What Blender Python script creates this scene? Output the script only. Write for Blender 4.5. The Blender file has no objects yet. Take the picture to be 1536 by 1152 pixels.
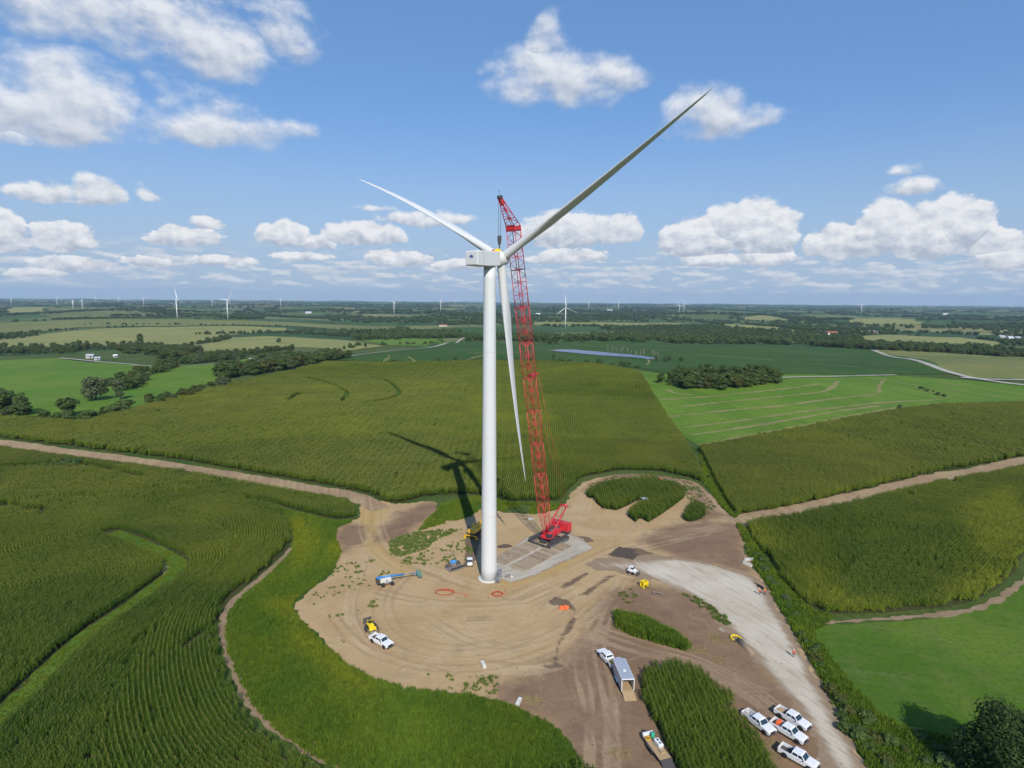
import bpy, bmesh, math, random
import numpy as np
from mathutils import Vector, Matrix
from mathutils.geometry import delaunay_2d_cdt

R = math.radians
SC = bpy.context.scene
COL = SC.collection
rng = np.random.default_rng(7)
random.seed(7)

# ------------------------------------------------------------------ camera
FPX, CAMH, HORIZ, ROLL = 887.0, 70.6, 448.6, R(-0.455)
PITCH = math.atan((576 - HORIZ) / FPX)
cam_data = bpy.data.cameras.new('camera')
cam_data.sensor_width = 36.0
cam_data.lens = FPX / 1536 * 36.0
cam_data.clip_start, cam_data.clip_end = 0.5, 80000.0
cam = bpy.data.objects.new('camera', cam_data)
COL.objects.link(cam)
SC.camera = cam
_r0, _u0 = Vector((1, 0, 0)), Vector((0, math.sin(PITCH), math.cos(PITCH)))
_f0 = Vector((0, math.cos(PITCH), -math.sin(PITCH)))
_c, _s = math.cos(ROLL), math.sin(ROLL)
_r1, _u1 = _c * _r0 - _s * _u0, _s * _r0 + _c * _u0
cam.matrix_world = Matrix(((_r1.x, _u1.x, -_f0.x, 0), (_r1.y, _u1.y, -_f0.y, 0),
                           (_r1.z, _u1.z, -_f0.z, CAMH), (0, 0, 0, 1)))

SUN_EL, SUN_AZ = R(38.6), math.atan2(0.186, -0.983)      # azimuth from +Y towards +X
SUN_DIR = Vector((math.sin(SUN_AZ) * math.cos(SUN_EL), math.cos(SUN_AZ) * math.cos(SUN_EL), math.sin(SUN_EL)))


# ------------------------------------------------------------------ node expressions
class X:
    """a socket with arithmetic"""
    tree = None

    def __init__(s, sock): s.s = sock

    @staticmethod
    def put(sock, v):
        if isinstance(v, X): X.tree.links.new(v.s, sock)
        else: sock.default_value = v

    @staticmethod
    def m(op, a, b=None, c=None, clamp=False):
        n = X.tree.nodes.new('ShaderNodeMath'); n.operation = op; n.use_clamp = clamp
        for i, v in enumerate((a, b, c)):
            if v is not None: X.put(n.inputs[i], v)
        return X(n.outputs[0])

    def __add__(a, b): return X.m('ADD', a, b)
    def __radd__(a, b): return X.m('ADD', b, a)
    def __sub__(a, b): return X.m('SUBTRACT', a, b)
    def __rsub__(a, b): return X.m('SUBTRACT', b, a)
    def __mul__(a, b): return X.m('MULTIPLY', a, b)
    def __rmul__(a, b): return X.m('MULTIPLY', b, a)
    def __truediv__(a, b): return X.m('DIVIDE', a, b)


def xyz(v):
    n = X.tree.nodes.new('ShaderNodeSeparateXYZ'); X.put(n.inputs[0], v)
    return [X(o) for o in n.outputs]


def vec(x, y, z=0.0):
    n = X.tree.nodes.new('ShaderNodeCombineXYZ')
    for i, v in enumerate((x, y, z)): X.put(n.inputs[i], v)
    return X(n.outputs[0])


def noise(v, scale, detail=4, rough=0.55, lac=2.0, dist=0.0):
    n = X.tree.nodes.new('ShaderNodeTexNoise'); X.put(n.inputs['Vector'], v)
    n.inputs['Scale'].default_value = scale; n.inputs['Detail'].default_value = detail
    n.inputs['Roughness'].default_value = rough; n.inputs['Lacunarity'].default_value = lac
    n.inputs['Distortion'].default_value = dist
    return X(n.outputs[0])


def voro(v, scale, out='Color', rnd=1.0):
    n = X.tree.nodes.new('ShaderNodeTexVoronoi'); X.put(n.inputs['Vector'], v)
    n.inputs['Scale'].default_value = scale; n.inputs['Randomness'].default_value = rnd
    return X(n.outputs[out])


def step(v, a, b, lo=0.0, hi=1.0):
    n = X.tree.nodes.new('ShaderNodeMapRange'); n.interpolation_type = 'SMOOTHSTEP'
    for i, q in enumerate((v, a, b, lo, hi)): X.put(n.inputs[i], q)
    return X(n.outputs[0])


def mix(f, a, b, mode='MIX'):
    n = X.tree.nodes.new('ShaderNodeMix'); n.data_type = 'RGBA'; n.blend_type = mode
    X.put(n.inputs[0], f)
    for i, q in ((6, a), (7, b)):
        X.put(n.inputs[i], q if isinstance(q, X) else (*q, 1.0))
    return X(n.outputs[2])


def attr(name, kind='GEOMETRY', out='Fac'):
    n = X.tree.nodes.new('ShaderNodeAttribute'); n.attribute_type = kind; n.attribute_name = name
    return X(n.outputs[out])


def wpos():
    return X(X.tree.nodes.new('ShaderNodeNewGeometry').outputs['Position'])


def ramp(v, *stops):
    n = X.tree.nodes.new('ShaderNodeValToRGB'); X.put(n.inputs[0], v)
    e = n.color_ramp.elements
    while len(e) < len(stops): e.new(0.5)
    for q, (p, c) in zip(e, stops): q.position = p; q.color = (*c, 1.0)
    return X(n.outputs[0])


MATS = {}


def material(name, fn, rough=0.8, metal=0.0, spec=0.3, translucent=0.0):
    """fn() returns a colour (socket or tuple) or (colour, height)"""
    m = bpy.data.materials.new(name); m.use_nodes = True
    t = m.node_tree; X.tree = t
    b = t.nodes['Principled BSDF']
    r = fn() if callable(fn) else fn
    h = None
    if isinstance(r, tuple) and len(r) == 2: r, h = r
    X.put(b.inputs['Base Color'], r if isinstance(r, X) else (*r, 1.0))
    X.put(b.inputs['Roughness'], rough); b.inputs['Metallic'].default_value = metal
    b.inputs['Specular IOR Level'].default_value = spec
    if h is not None:
        bp = t.nodes.new('ShaderNodeBump'); bp.inputs['Strength'].default_value = h[1]
        bp.inputs['Distance'].default_value = h[2]
        t.links.new(h[0].s, bp.inputs['Height']); t.links.new(bp.outputs[0], b.inputs['Normal'])
    if translucent:
        tr = t.nodes.new('ShaderNodeBsdfTranslucent'); ms = t.nodes.new('ShaderNodeMixShader')
        X.put(tr.inputs[0], r if isinstance(r, X) else (*r, 1.0))
        ms.inputs[0].default_value = translucent
        t.links.new(b.outputs[0], ms.inputs[1]); t.links.new(tr.outputs[0], ms.inputs[2])
        t.links.new(ms.outputs[0], t.nodes['Material Output'].inputs[0])
    MATS[name] = m
    return m


# ------------------------------------------------------------------ pixel rays
def rays(px, py):
    Xc = (np.asarray(px, float) - 768) / FPX; Yc = (576 - np.asarray(py, float)) / FPX
    c, s = math.cos(-ROLL), math.sin(-ROLL)
    Xr, Yr = c * Xc - s * Yc, s * Xc + c * Yc
    return np.stack([Xr, math.cos(PITCH) + Yr * math.sin(PITCH), -math.sin(PITCH) + Yr * math.cos(PITCH)], -1)


# ------------------------------------------------------------------ world: sky with cumulus
SKY_GAIN = (0.106, 0.116, 0.123)


def build_world():
    w = bpy.data.worlds.new('World'); SC.world = w; w.use_nodes = True
    t = w.node_tree; X.tree = t
    for n in list(t.nodes): t.nodes.remove(n)
    out = t.nodes.new('ShaderNodeOutputWorld')
    sky = t.nodes.new('ShaderNodeTexSky'); sky.sky_type = 'NISHITA'; sky.sun_disc = False
    sky.sun_elevation = SUN_EL; sky.sun_rotation = SUN_AZ
    sky.altitude = 300; sky.air_density = 1.0; sky.dust_density = 0.2; sky.ozone_density = 4.0
    d = X(t.nodes.new('ShaderNodeTexCoord').outputs['Generated'])
    x, y, z = xyz(d)
    az = X.m('ARCTAN2', x, y); el = X.m('ARCSINE', z)
    # big cumulus: pixel centre, half width, half height, strength, softness
    big = [(85, 138, 138, 66, 1.15), (-30, 125, 110, 62, 1.0), (20, 196, 60, 18, .5), (320, 165, 125, 46, 1.0), (405, 186, 62, 26, .8), (255, 140, 55, 30, .7),
           (180, 20, 230, 52, .95), (300, 50, 125, 52, 1.0), (415, 20, 75, 55, .8),
           (835, 105, 110, 55, 1.0), (825, 52, 38, 50, .9), (935, 100, 55, 32, .8), (1060, 160, 85, 40, 1.0), (1110, 170, 60, 34, .7),
           (75, 285, 60, 16, .8), (145, 285, 42, 22, 1.0), (218, 286, 24, 14, .6), (5, 340, 40, 32, 1.0), (95, 352, 58, 22, 1.0),
           (275, 352, 62, 18, 1.0), (310, 332, 32, 14, .7), (430, 350, 50, 24, .8), (470, 362, 30, 14, .7), (552, 350, 68, 20, 1.1), (640, 328, 70, 16, .6), (565, 312, 32, 8, .5),
           (850, 338, 75, 36, 1.0), (935, 340, 34, 26, 1.1), (1045, 352, 62, 36, 1.2), (1085, 330, 38, 36, 1.2), (1145, 335, 55, 50, 1.3),
           (1260, 358, 60, 26, 1.2), (1325, 335, 58, 42, 1.3), (1390, 345, 70, 40, 1.2), (1440, 330, 50, 46, 1.3), (1490, 360, 55, 22, 1.0),
           (1385, 278, 60, 13, .55), (1370, 256, 40, 8, .4), (600, 386, 55, 14, 1.0), (100, 395, 70, 13, 1.0), (60, 406, 50, 8, .8), (340, 392, 60, 10, .8), (220, 392, 40, 9, .7),
           (850, 384, 62, 14, 1.0), (1075, 388, 60, 12, 1.0), (1150, 382, 50, 14, 1.0),
           (1510, 385, 50, 18, 1.0), (450, 385, 45, 8, .7), (700, 398, 50, 10, .8)]
    # drifting of the outlines, larger high up than near the horizon
    hi = step(el, 0.03, 0.30, 0.30, 1.0)
    nl1 = noise(vec(az * 9.0, el * 13.0, 3.1), 1.0, 1, 0.5) - 0.5
    nl2 = noise(vec(az * 9.0, el * 13.0, 9.7), 1.0, 1, 0.5) - 0.5
    dirw = vec(az + nl1 * hi * 0.10, el + nl2 * hi * 0.05)

    def vm(op, *v):
        n = t.nodes.new('ShaderNodeVectorMath'); n.operation = op
        for i, q in enumerate(v): X.put(n.inputs[i], q)
        return X(n.outputs['Value' if op == 'DOT_PRODUCT' else 'Vector'])

    # the shared parts: sky, small cumulus rows that shrink towards the horizon, billows
    sk = mix(1.0, X(sky.outputs[0]), SKY_GAIN, 'MULTIPLY')
    sk = mix(0.45, sk, (0.150, 0.335, 0.690))
    sk = mix(step(el, 0.30, 0.0, 0.0, 0.92), sk, (0.370, 0.475, 0.625))
    low = noise(vec(az * 24.0, el * 92.0, 1.3), 1.0, 4, 0.55)
    lowup = noise(vec(az * 24.0 + 0.12, el * 92.0 + 0.45, 1.3), 1.0, 4, 0.55)
    lowF = step(low, 0.455, 0.57) * step(el, 0.006, 0.024) * step(el, 0.088, 0.055)
    litlow = X.m('ADD', 0.5 + (low - lowup) * 3.2, 0.0, clamp=True)
    lcol = mix(litlow, (0.38, 0.47, 0.62), (0.70, 0.72, 0.76))
    c1 = mix(lowF * 0.80, sk, lcol)
    plain = t.nodes.new('ShaderNodeBackground'); X.put(plain.inputs[0], c1)

    def bill(da, de):
        a_, e_ = az + da, el + de
        nc = noise(vec(a_ * 15.0, e_ * 25.0, 5.0), 1.0, 5, 0.55)
        nf = noise(vec(a_ * 40.0, e_ * 58.0, 8.0), 1.0, 4, 0.58)
        return nf + (nc - nf) * step(el, 0.06, 0.22, 0.22, 0.80)

    def clouds(group):
        """background shader with only these clouds"""
        n0 = bill(0, 0); n1 = bill(0.007, 0.011)
        F = V = None
        for (px, py, hw, hh, amp) in group:
            r = rays(px, py); a0 = math.atan2(r[0], r[1]); e0 = math.atan2(r[2], math.hypot(r[0], r[1])) - hh * 0.35 / FPX
            k = math.cos(math.atan((px - 768) / FPX)); su, sv = FPX / (hw * 1.05 * k * k), FPX / (hh * 1.15)
            uv = vm('MULTIPLY_ADD', dirw, (su, sv, 0), (-a0 * su, -e0 * sv, 0))
            ab = vm('MAXIMUM', uv, vm('MULTIPLY', uv, (-1.0, -1.9, 0)))
            q = X.m('MULTIPLY_ADD', vm('DOT_PRODUCT', ab, ab), -amp, amp); v = xyz(uv)[1]
            if F is None: F, V = q, v
            else:
                sel = X.m('GREATER_THAN', q, F)
                V = X.m('MULTIPLY_ADD', sel, v - V, V); F = X.m('MAXIMUM', F, q)
        F = X.m('MAXIMUM', F, -1.5)
        dens = F + (n0 - 0.5) * 2.5
        cov = step(dens, 0.05, step(el, 0.06, 0.28, 0.27, 1.10))
        lit = X.m('ADD', 0.52 + (n0 - n1) * 2.6 + step(V, -0.70, 0.50, -0.56, 0.36), 0.0, clamp=True)
        ccol = mix(lit, (0.42, 0.475, 0.575), (0.83, 0.835, 0.85))
        c2 = mix(cov * step(el, 0.02, 0.30, 0.96, 0.86), c1, ccol)
        bg = t.nodes.new('ShaderNodeBackground'); X.put(bg.inputs[0], c2)
        return bg

    def choose(f, a_, b_):
        n = t.nodes.new('ShaderNodeMixShader'); X.put(n.inputs[0], f)
        t.links.new(a_.outputs[0], n.inputs[1]); t.links.new(b_.outputs[0], n.inputs[2])
        return n

    def az_of(px): r = rays(px, 300); return math.atan2(r[0], r[1])

    def split(row, cuts, y0, y1):
        """a row of sky cut into bearings, each with the clouds that reach into it"""
        edges = [-400] + cuts + [1936]; sh = None
        for i in range(len(edges) - 1):
            g_ = [c for c in big if c[0] + c[2] * 2.1 + 60 * (y1 < 300) > edges[i] and c[0] - c[2] * 2.1 - 60 * (y1 < 300) < edges[i + 1] and c[1] - c[3] * 3 < y1 and c[1] + c[3] * 3 > y0]
            b_ = clouds(g_) if g_ else plain
            sh = b_ if sh is None else choose(X.m('GREATER_THAN', az, az_of(edges[i])), sh, b_)
        return sh

    upper = split(0, [600, 985], -200, 245); lower = split(1, [195, 370, 505, 740, 985, 1212], 235, 470)
    r = rays(768, 240); ecut = math.atan2(r[2], r[1])
    front = choose(X.m('GREATER_THAN', el, ecut), lower, upper)
    inview = X.m('LESS_THAN', X.m('ABSOLUTE', az), 1.05) * X.m('LESS_THAN', el, 0.66) * X.m('GREATER_THAN', el, 0.0)
    t.links.new(choose(inview, plain, front).outputs[0], out.inputs[0])
    w.cycles.sampling_method = 'MANUAL'; w.cycles.sample_map_resolution = 512


build_world()

sun_d = bpy.data.lights.new('sun', 'SUN')
sun_d.energy, sun_d.angle, sun_d.color = 4.2, R(0.53), (1.0, 0.95, 0.87)
sun = bpy.data.objects.new('sun', sun_d); COL.objects.link(sun)
sun.rotation_euler = SUN_DIR.to_track_quat('Z', 'Y').to_euler()
sun.location = (0, 0, 200)
SC.view_settings.view_transform = 'Standard'; SC.view_settings.look = 'None'
SC.view_settings.exposure = 0.08; SC.view_settings.gamma = 1.0
SC.cycles.max_bounces = 6; SC.cycles.diffuse_bounces = 2; SC.cycles.glossy_bounces = 2
SC.cycles.transmission_bounces = 3; SC.cycles.transparent_max_bounces = 6; SC.cycles.volume_bounces = 0
SC.cycles.use_denoising = True
SC.cycles.use_adaptive_sampling = True; SC.cycles.adaptive_threshold = 0.02; SC.cycles.use_light_tree = False


# ------------------------------------------------------------------ terrain
def sst(v, a, b):
    t = np.clip((v - a) / (b - a), 0, 1)
    return t * t * (3 - 2 * t)


def T(x, y):
    x = np.asarray(x, float); y = np.asarray(y, float)
    r = np.hypot(x, y); rs = np.hypot(x - 5, (y - 135) * 1.0)
    near = sst(rs, 95, 300)
    z = near * (2.2 * np.sin(.0125 * x + .009 * y + 1.0) + 2.0 * np.sin(-.008 * x + .017 * y + .4)
                + 1.0 * np.sin(.024 * x - .008 * y) - 0.6)
    z = z * (1 - 0.4 * sst(r, 700, 1500))
    z = z - 8 * sst(-x + 0.35 * y, 380, 700) * sst(r, 330, 560) * (1 - sst(r, 1100, 2000))
    z = z - 38 * sst(r, 550, 2100)
    far = sst(r, 1300, 3500)
    z = z + far * (8 * np.sin(.0031 * x + .0023 * y + .3) + 7 * np.sin(-.0022 * x + .0037 * y + 1.2)
                   + 4 * np.sin(.0061 * x + .0012 * y) + 4 * np.sin(.0015 * x - .0068 * y + 2))
    return z


def P(px, py):
    """where the ray through a pixel of the photograph meets the terrain"""
    d = rays(px, py); t = np.full(d.shape[:-1], 40.0); tl = t.copy()
    done = np.zeros(t.shape, bool)
    for i in range(420):
        q = t[..., None] * d
        below = CAMH + q[..., 2] < T(q[..., 0], q[..., 1])
        done = done | below
        tl = np.where(done, tl, t); t = np.where(done, t, t * 1.016 + 0.2)
    lo, hi = tl, t
    for i in range(18):
        m = (lo + hi) / 2; q = m[..., None] * d
        b = CAMH + q[..., 2] < T(q[..., 0], q[..., 1])
        hi = np.where(b, m, hi); lo = np.where(b, lo, m)
    q = hi[..., None] * d
    return np.stack([q[..., 0], q[..., 1], T(q[..., 0], q[..., 1])], -1)


def PL(pts): return P(*np.array(pts, float).T)[:, :2]


def inside(poly, x, y):
    c = np.zeros(np.shape(x), bool); n = len(poly)
    for i in range(n):
        x1, y1 = poly[i]; x2, y2 = poly[(i + 1) % n]
        if y1 == y2: continue
        k = ((y1 > y) != (y2 > y)) & (x < (x2 - x1) * (y - y1) / (y2 - y1) + x1)
        c ^= k
    return c


def dist_line(pl, x, y, closed=False):
    best = np.full(np.shape(x), 1e9); n = len(pl)
    for i in range(n if closed else n - 1):
        a = pl[i]; b = pl[(i + 1) % n]; dx, dy = b[0] - a[0], b[1] - a[1]
        L = dx * dx + dy * dy + 1e-9
        t = np.clip(((x - a[0]) * dx + (y - a[1]) * dy) / L, 0, 1)
        best = np.minimum(best, np.hypot(x - a[0] - t * dx, y - a[1] - t * dy))
    return best


def sdf(poly, x, y):
    return np.where(inside(poly, x, y), 1, -1) * dist_line(poly, x, y, True)


def smooth(pl, n=2, closed=False):
    pl = np.array(pl, float)
    for _ in range(n):
        if closed:
            q = np.roll(pl, -1, 0); pl = np.stack([pl * .75 + q * .25, pl * .25 + q * .75], 1).reshape(-1, 2)
        else:
            a, b = pl[:-1], pl[1:]
            m = np.stack([a * .75 + b * .25, a * .25 + b * .75], 1).reshape(-1, 2)
            pl = np.vstack([pl[:1], m, pl[-1:]])
    return pl


def resample(pl, step_, closed=False):
    pl = np.array(pl, float)
    if closed: pl = np.vstack([pl, pl[:1]])
    s = np.concatenate([[0], np.cumsum(np.hypot(*np.diff(pl, axis=0).T))])
    n = max(3, int(s[-1] / step_)); u = np.linspace(0, s[-1], n + 1)
    q = np.stack([np.interp(u, s, pl[:, 0]), np.interp(u, s, pl[:, 1])], 1)
    return q[:-1] if closed else q


def ribbon(pl, width, wob=0.0):
    pl = np.array(pl); t = np.gradient(pl, axis=0); t /= np.hypot(*t.T)[:, None] + 1e-9
    n = np.stack([-t[:, 1], t[:, 0]], 1)
    w = np.asarray(width) * (1 + wob * rng.normal(size=len(pl))) / 2 * np.ones(len(pl))
    return np.vstack([pl + n * w[:, None], (pl - n * w[:, None])[::-1]])


# ------------------------------------------------------------------ objects
def tag(o, label=None, cat=None, group=None, kind=None):
    for k, v in (('label', label), ('category', cat), ('group', group), ('kind', kind)):
        if v: o[k] = v
    return o


def empty(name, loc=(0, 0, 0), rz=0.0, label=None, cat=None, group=None):
    o = bpy.data.objects.new(name, None); COL.objects.link(o)
    o.location = loc; o.rotation_euler = (0, 0, rz); o.empty_display_size = 0.2
    return tag(o, label, cat, group)


def link_mesh(name, me, mat, parent=None):
    if mat is not None and not me.materials:
        for m in (mat if isinstance(mat, (list, tuple)) else [mat]): me.materials.append(MATS[m])
    o = bpy.data.objects.new(name, me); COL.objects.link(o)
    if parent is not None: o.parent = parent
    return o


def copy_tree(o, parent=None):
    c = o.copy(); COL.objects.link(c); c.parent = parent
    for ch in list(o.children): copy_tree(ch, c)
    return c


def raw_mesh(name, v, quads, smooth_=False, midx=None):
    v = np.asarray(v, np.float32); q = np.asarray(quads, np.int32)
    me = bpy.data.meshes.new(name); k = q.shape[1]
    me.vertices.add(len(v)); me.vertices.foreach_set('co', v.ravel())
    me.loops.add(q.size); me.loops.foreach_set('vertex_index', q.ravel())
    me.polygons.add(len(q)); me.polygons.foreach_set('loop_start', np.arange(0, q.size, k, dtype=np.int32))
    me.polygons.foreach_set('loop_total', np.full(len(q), k, np.int32))
    if midx is not None: me.polygons.foreach_set('material_index', np.asarray(midx, np.int32))
    me.polygons.foreach_set('use_smooth', np.full(len(q), smooth_, bool))
    me.update(calc_edges=True); me.validate()
    return me


class MB:
    """collects shapes into one mesh"""
    def __init__(s): s.v = []; s.f = []; s.sm = []

    def add(s, vs, fs, sm=False):
        o = len(s.v); s.v += [tuple(map(float, q)) for q in vs]
        s.f += [tuple(i + o for i in f) for f in fs]; s.sm += [sm] * len(fs)
        return s

    def box(s, c, d, rz=0.0, taper=(1, 1), rx=0.0, ry=0.0, bev=0.0):
        hx, hy, hz = d[0] / 2, d[1] / 2, d[2] / 2
        M = Matrix.Rotation(rz, 3, 'Z') @ Matrix.Rotation(ry, 3, 'Y') @ Matrix.Rotation(rx, 3, 'X')
        b = min(bev, hx * .45, hy * .45, hz * .45)
        rings = [(-hz, b), (-hz + b, 0), (hz - b, 0), (hz, b)] if b else [(-hz, 0), (hz, 0)]
        vs = []
        for k, (z, i) in enumerate(rings):
            tx, ty = taper if k >= len(rings) / 2 else (1, 1)
            ax, ay = (hx - i) * tx, (hy - i) * ty
            if b:
                e = b
                pts = [(-ax + e, -ay), (ax - e, -ay), (ax, -ay + e), (ax, ay - e), (ax - e, ay), (-ax + e, ay), (-ax, ay - e), (-ax, -ay + e)]
            else: pts = [(-ax, -ay), (ax, -ay), (ax, ay), (-ax, ay)]
            vs += [M @ Vector((p, q, z)) + Vector(c) for p, q in pts]
        n = 8 if b else 4; fs = [tuple(range(n))[::-1]]
        for k in range(len(rings) - 1):
            for j in range(n): fs.append((k * n + j, k * n + (j + 1) % n, (k + 1) * n + (j + 1) % n, (k + 1) * n + j))
        fs.append(tuple(range((len(rings) - 1) * n, len(rings) * n)))
        return s.add(vs, fs)

    def tube(s, a, b, r, r2=None, n=8, cap=True, sm=True):
        a, b = Vector(a), Vector(b); d = (b - a)
        if d.length < 1e-6: return s
        q = d.to_track_quat('Z', 'Y'); r2 = r if r2 is None else r2; vs = []
        for p, rr in ((a, r), (b, r2)):
            vs += [p + q @ Vector((rr * math.cos(2 * math.pi * k / n), rr * math.sin(2 * math.pi * k / n), 0)) for k in range(n)]
        s.add(vs, [(k, (k + 1) % n, n + (k + 1) % n, n + k) for k in range(n)], sm)
        if cap:
            s.f += [tuple(len(s.v) - 2 * n + k for k in range(n))[::-1], tuple(len(s.v) - n + k for k in range(n))]
            s.sm += [False, False]
        return s

    def path(s, pts, r, n=6):
        for a, b in zip(pts[:-1], pts[1:]): s.tube(a, b, r, n=n)
        return s

    def lathe(s, prof, c=(0, 0, 0), n=24, M=None):
        vs = []
        for (r, z) in prof:
            for k in range(n):
                p = Vector((r * math.cos(2 * math.pi * k / n), r * math.sin(2 * math.pi * k / n), z))
                vs.append((M @ p if M else p) + Vector(c))
        fs = [(i * n + k, i * n + (k + 1) % n, (i + 1) * n + (k + 1) % n, (i + 1) * n + k)
              for i in range(len(prof) - 1) for k in range(n)]
        fs += [tuple(range(n))[::-1]] if prof[0][0] > 1e-4 else []
        fs += [tuple(range((len(prof) - 1) * n, len(prof) * n))] if prof[-1][0] > 1e-4 else []
        return s.add(vs, fs, True)

    def prism(s, prof, y0, y1):
        """outline in x,z pushed along y"""
        n = len(prof)
        vs = [(x, y0, z) for x, z in prof] + [(x, y1, z) for x, z in prof]
        fs = [tuple(range(n)), tuple(range(n, 2 * n))[::-1]]
        fs += [((i + 1) % n, i, n + i, n + (i + 1) % n) for i in range(n)]
        return s.add(vs, fs)

    def poly(s, pts): return s.add(pts, [tuple(range(len(pts)))])

    def build(s, name, mat, parent=None):
        me = bpy.data.meshes.new(name); me.from_pydata(s.v, [], s.f)
        me.polygons.foreach_set('use_smooth', s.sm); me.update()
        return link_mesh(name, me, mat, parent)


def drape(name, poly, mat, off=0.03, sp=2.0, jit=0.3, edge=1.5, attrs=None, label=None, kind='structure', rel=0.0003):
    """a sheet over the terrain inside an outline"""
    b = resample(poly, edge, True)
    if jit:
        n = len(b); w = sum(np.interp(np.arange(n), np.linspace(0, n, max(4, n // k) + 1), rng.normal(size=max(4, n // k) + 1)) * a
                            for k, a in ((9, .6), (3, .5), (1, .35)))
        t = np.roll(b, -1, 0) - np.roll(b, 1, 0); t /= np.hypot(*t.T)[:, None] + 1e-9
        b = b + np.stack([-t[:, 1], t[:, 0]], 1) * (w * jit)[:, None]
    lo, hi = b.min(0), b.max(0)
    gx, gy = np.meshgrid(np.arange(lo[0], hi[0], sp), np.arange(lo[1], hi[1], sp))
    gx, gy = gx.ravel() + .13, gy.ravel() + .17
    if len(gx):
        k = inside(b, gx, gy); gx, gy = gx[k], gy[k]
        if len(gx):
            k = dist_line(b, gx, gy, True) > sp * .35; gx, gy = gx[k], gy[k]
    pts = np.vstack([b, np.stack([gx, gy], 1)]); nb = len(b)
    vs, es, fs, *_ = delaunay_2d_cdt([Vector(p) for p in pts], [(i, (i + 1) % nb) for i in range(nb)], [], 1, 1e-4)
    v2 = np.array([(p.x, p.y) for p in vs]); z = T(v2[:, 0], v2[:, 1]) + off + rel * np.hypot(v2[:, 0], v2[:, 1])
    fs = [f for f in fs if len(f) == 3]
    a = np.array(fs)
    cr = np.cross(v2[a[:, 1]] - v2[a[:, 0]], v2[a[:, 2]] - v2[a[:, 0]])
    a[cr < 0] = a[cr < 0][:, ::-1]
    me = raw_mesh(name, np.column_stack([v2, z]), a, True)
    if attrs:
        for k, fn in attrs.items():
            at = me.attributes.new(k, 'FLOAT', 'POINT')
            at.data.foreach_set('value', np.asarray(fn(me_xy(me)[0], me_xy(me)[1]), np.float32))
    o = link_mesh(name, me, mat)
    return tag(o, label, None, None, kind)


def me_xy(me):
    c = np.empty(len(me.vertices) * 3, np.float32); me.vertices.foreach_get('co', c)
    c = c.reshape(-1, 3); return c[:, 0].astype(float), c[:, 1].astype(float)


def scatter(name, pts, rot, scl, vid, tint, protos, label):
    """uncountable growth: one object that instances small plants on points"""
    me = bpy.data.meshes.new(name); n = len(pts)
    me.vertices.add(n); me.vertices.foreach_set('co', np.asarray(pts, np.float32).ravel())
    for k, ty, key, val in (('rot', 'FLOAT_VECTOR', 'vector', rot), ('scl', 'FLOAT_VECTOR', 'vector', scl),
                            ('vid', 'INT', 'value', vid), ('tint', 'FLOAT', 'value', tint)):
        at = me.attributes.new(k, ty, 'POINT')
        at.data.foreach_set(key, np.asarray(val, np.int32 if ty == 'INT' else np.float32).ravel())
    o = bpy.data.objects.new(name, me); COL.objects.link(o)
    tag(o, label, None, None, 'stuff')
    g = bpy.data.node_groups.new(name, 'GeometryNodeTree')
    g.interface.new_socket('Geometry', in_out='INPUT', socket_type='NodeSocketGeometry')
    g.interface.new_socket('Geometry', in_out='OUTPUT', socket_type='NodeSocketGeometry')
    N, L = g.nodes, g.links
    gi, go = N.new('NodeGroupInput'), N.new('NodeGroupOutput')
    j = N.new('GeometryNodeJoinGeometry')
    for p in reversed(protos):
        oi = N.new('GeometryNodeObjectInfo'); oi.inputs['Object'].default_value = p
        oi.inputs['As Instance'].default_value = True
        L.new(oi.outputs['Geometry'], j.inputs[0])
    io = N.new('GeometryNodeInstanceOnPoints'); io.inputs['Pick Instance'].default_value = True
    L.new(gi.outputs[0], io.inputs['Points']); L.new(j.outputs[0], io.inputs['Instance'])
    def na(nm, ty):
        a = N.new('GeometryNodeInputNamedAttribute'); a.data_type = ty; a.inputs[0].default_value = nm
        return a.outputs[0]
    L.new(na('vid', 'INT'), io.inputs['Instance Index'])
    L.new(na('scl', 'FLOAT_VECTOR'), io.inputs['Scale'])
    e2r = N.new('FunctionNodeEulerToRotation'); L.new(na('rot', 'FLOAT_VECTOR'), e2r.inputs[0])
    L.new(e2r.outputs[0], io.inputs['Rotation'])
    L.new(io.outputs[0], go.inputs[0])
    md = o.modifiers.new('scatter', 'NODES'); md.node_group = g
    return o


def proto(name, me, mats):
    for m in mats: me.materials.append(MATS[m])
    return bpy.data.objects.new(name, me)


def rand_in(poly, n):
    lo, hi = poly.min(0), poly.max(0)
    p = rng.uniform(lo, hi, size=(n, 2)); return p[inside(poly, p[:, 0], p[:, 1])]


def vnoise(x, y, s, seed=0):
    """smooth value noise 0..1"""
    r = np.random.default_rng(seed).random((64, 64))
    u, v = np.asarray(x) / s + 1000, np.asarray(y) / s + 1000
    i, j = np.floor(u).astype(int), np.floor(v).astype(int); fu, fv = u - i, v - j
    fu, fv = fu * fu * (3 - 2 * fu), fv * fv * (3 - 2 * fv)
    g = lambda a, b: r[a % 64, b % 64]
    return (g(i, j) * (1 - fu) + g(i + 1, j) * fu) * (1 - fv) + (g(i, j + 1) * (1 - fu) + g(i + 1, j + 1) * fu) * fv

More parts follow.
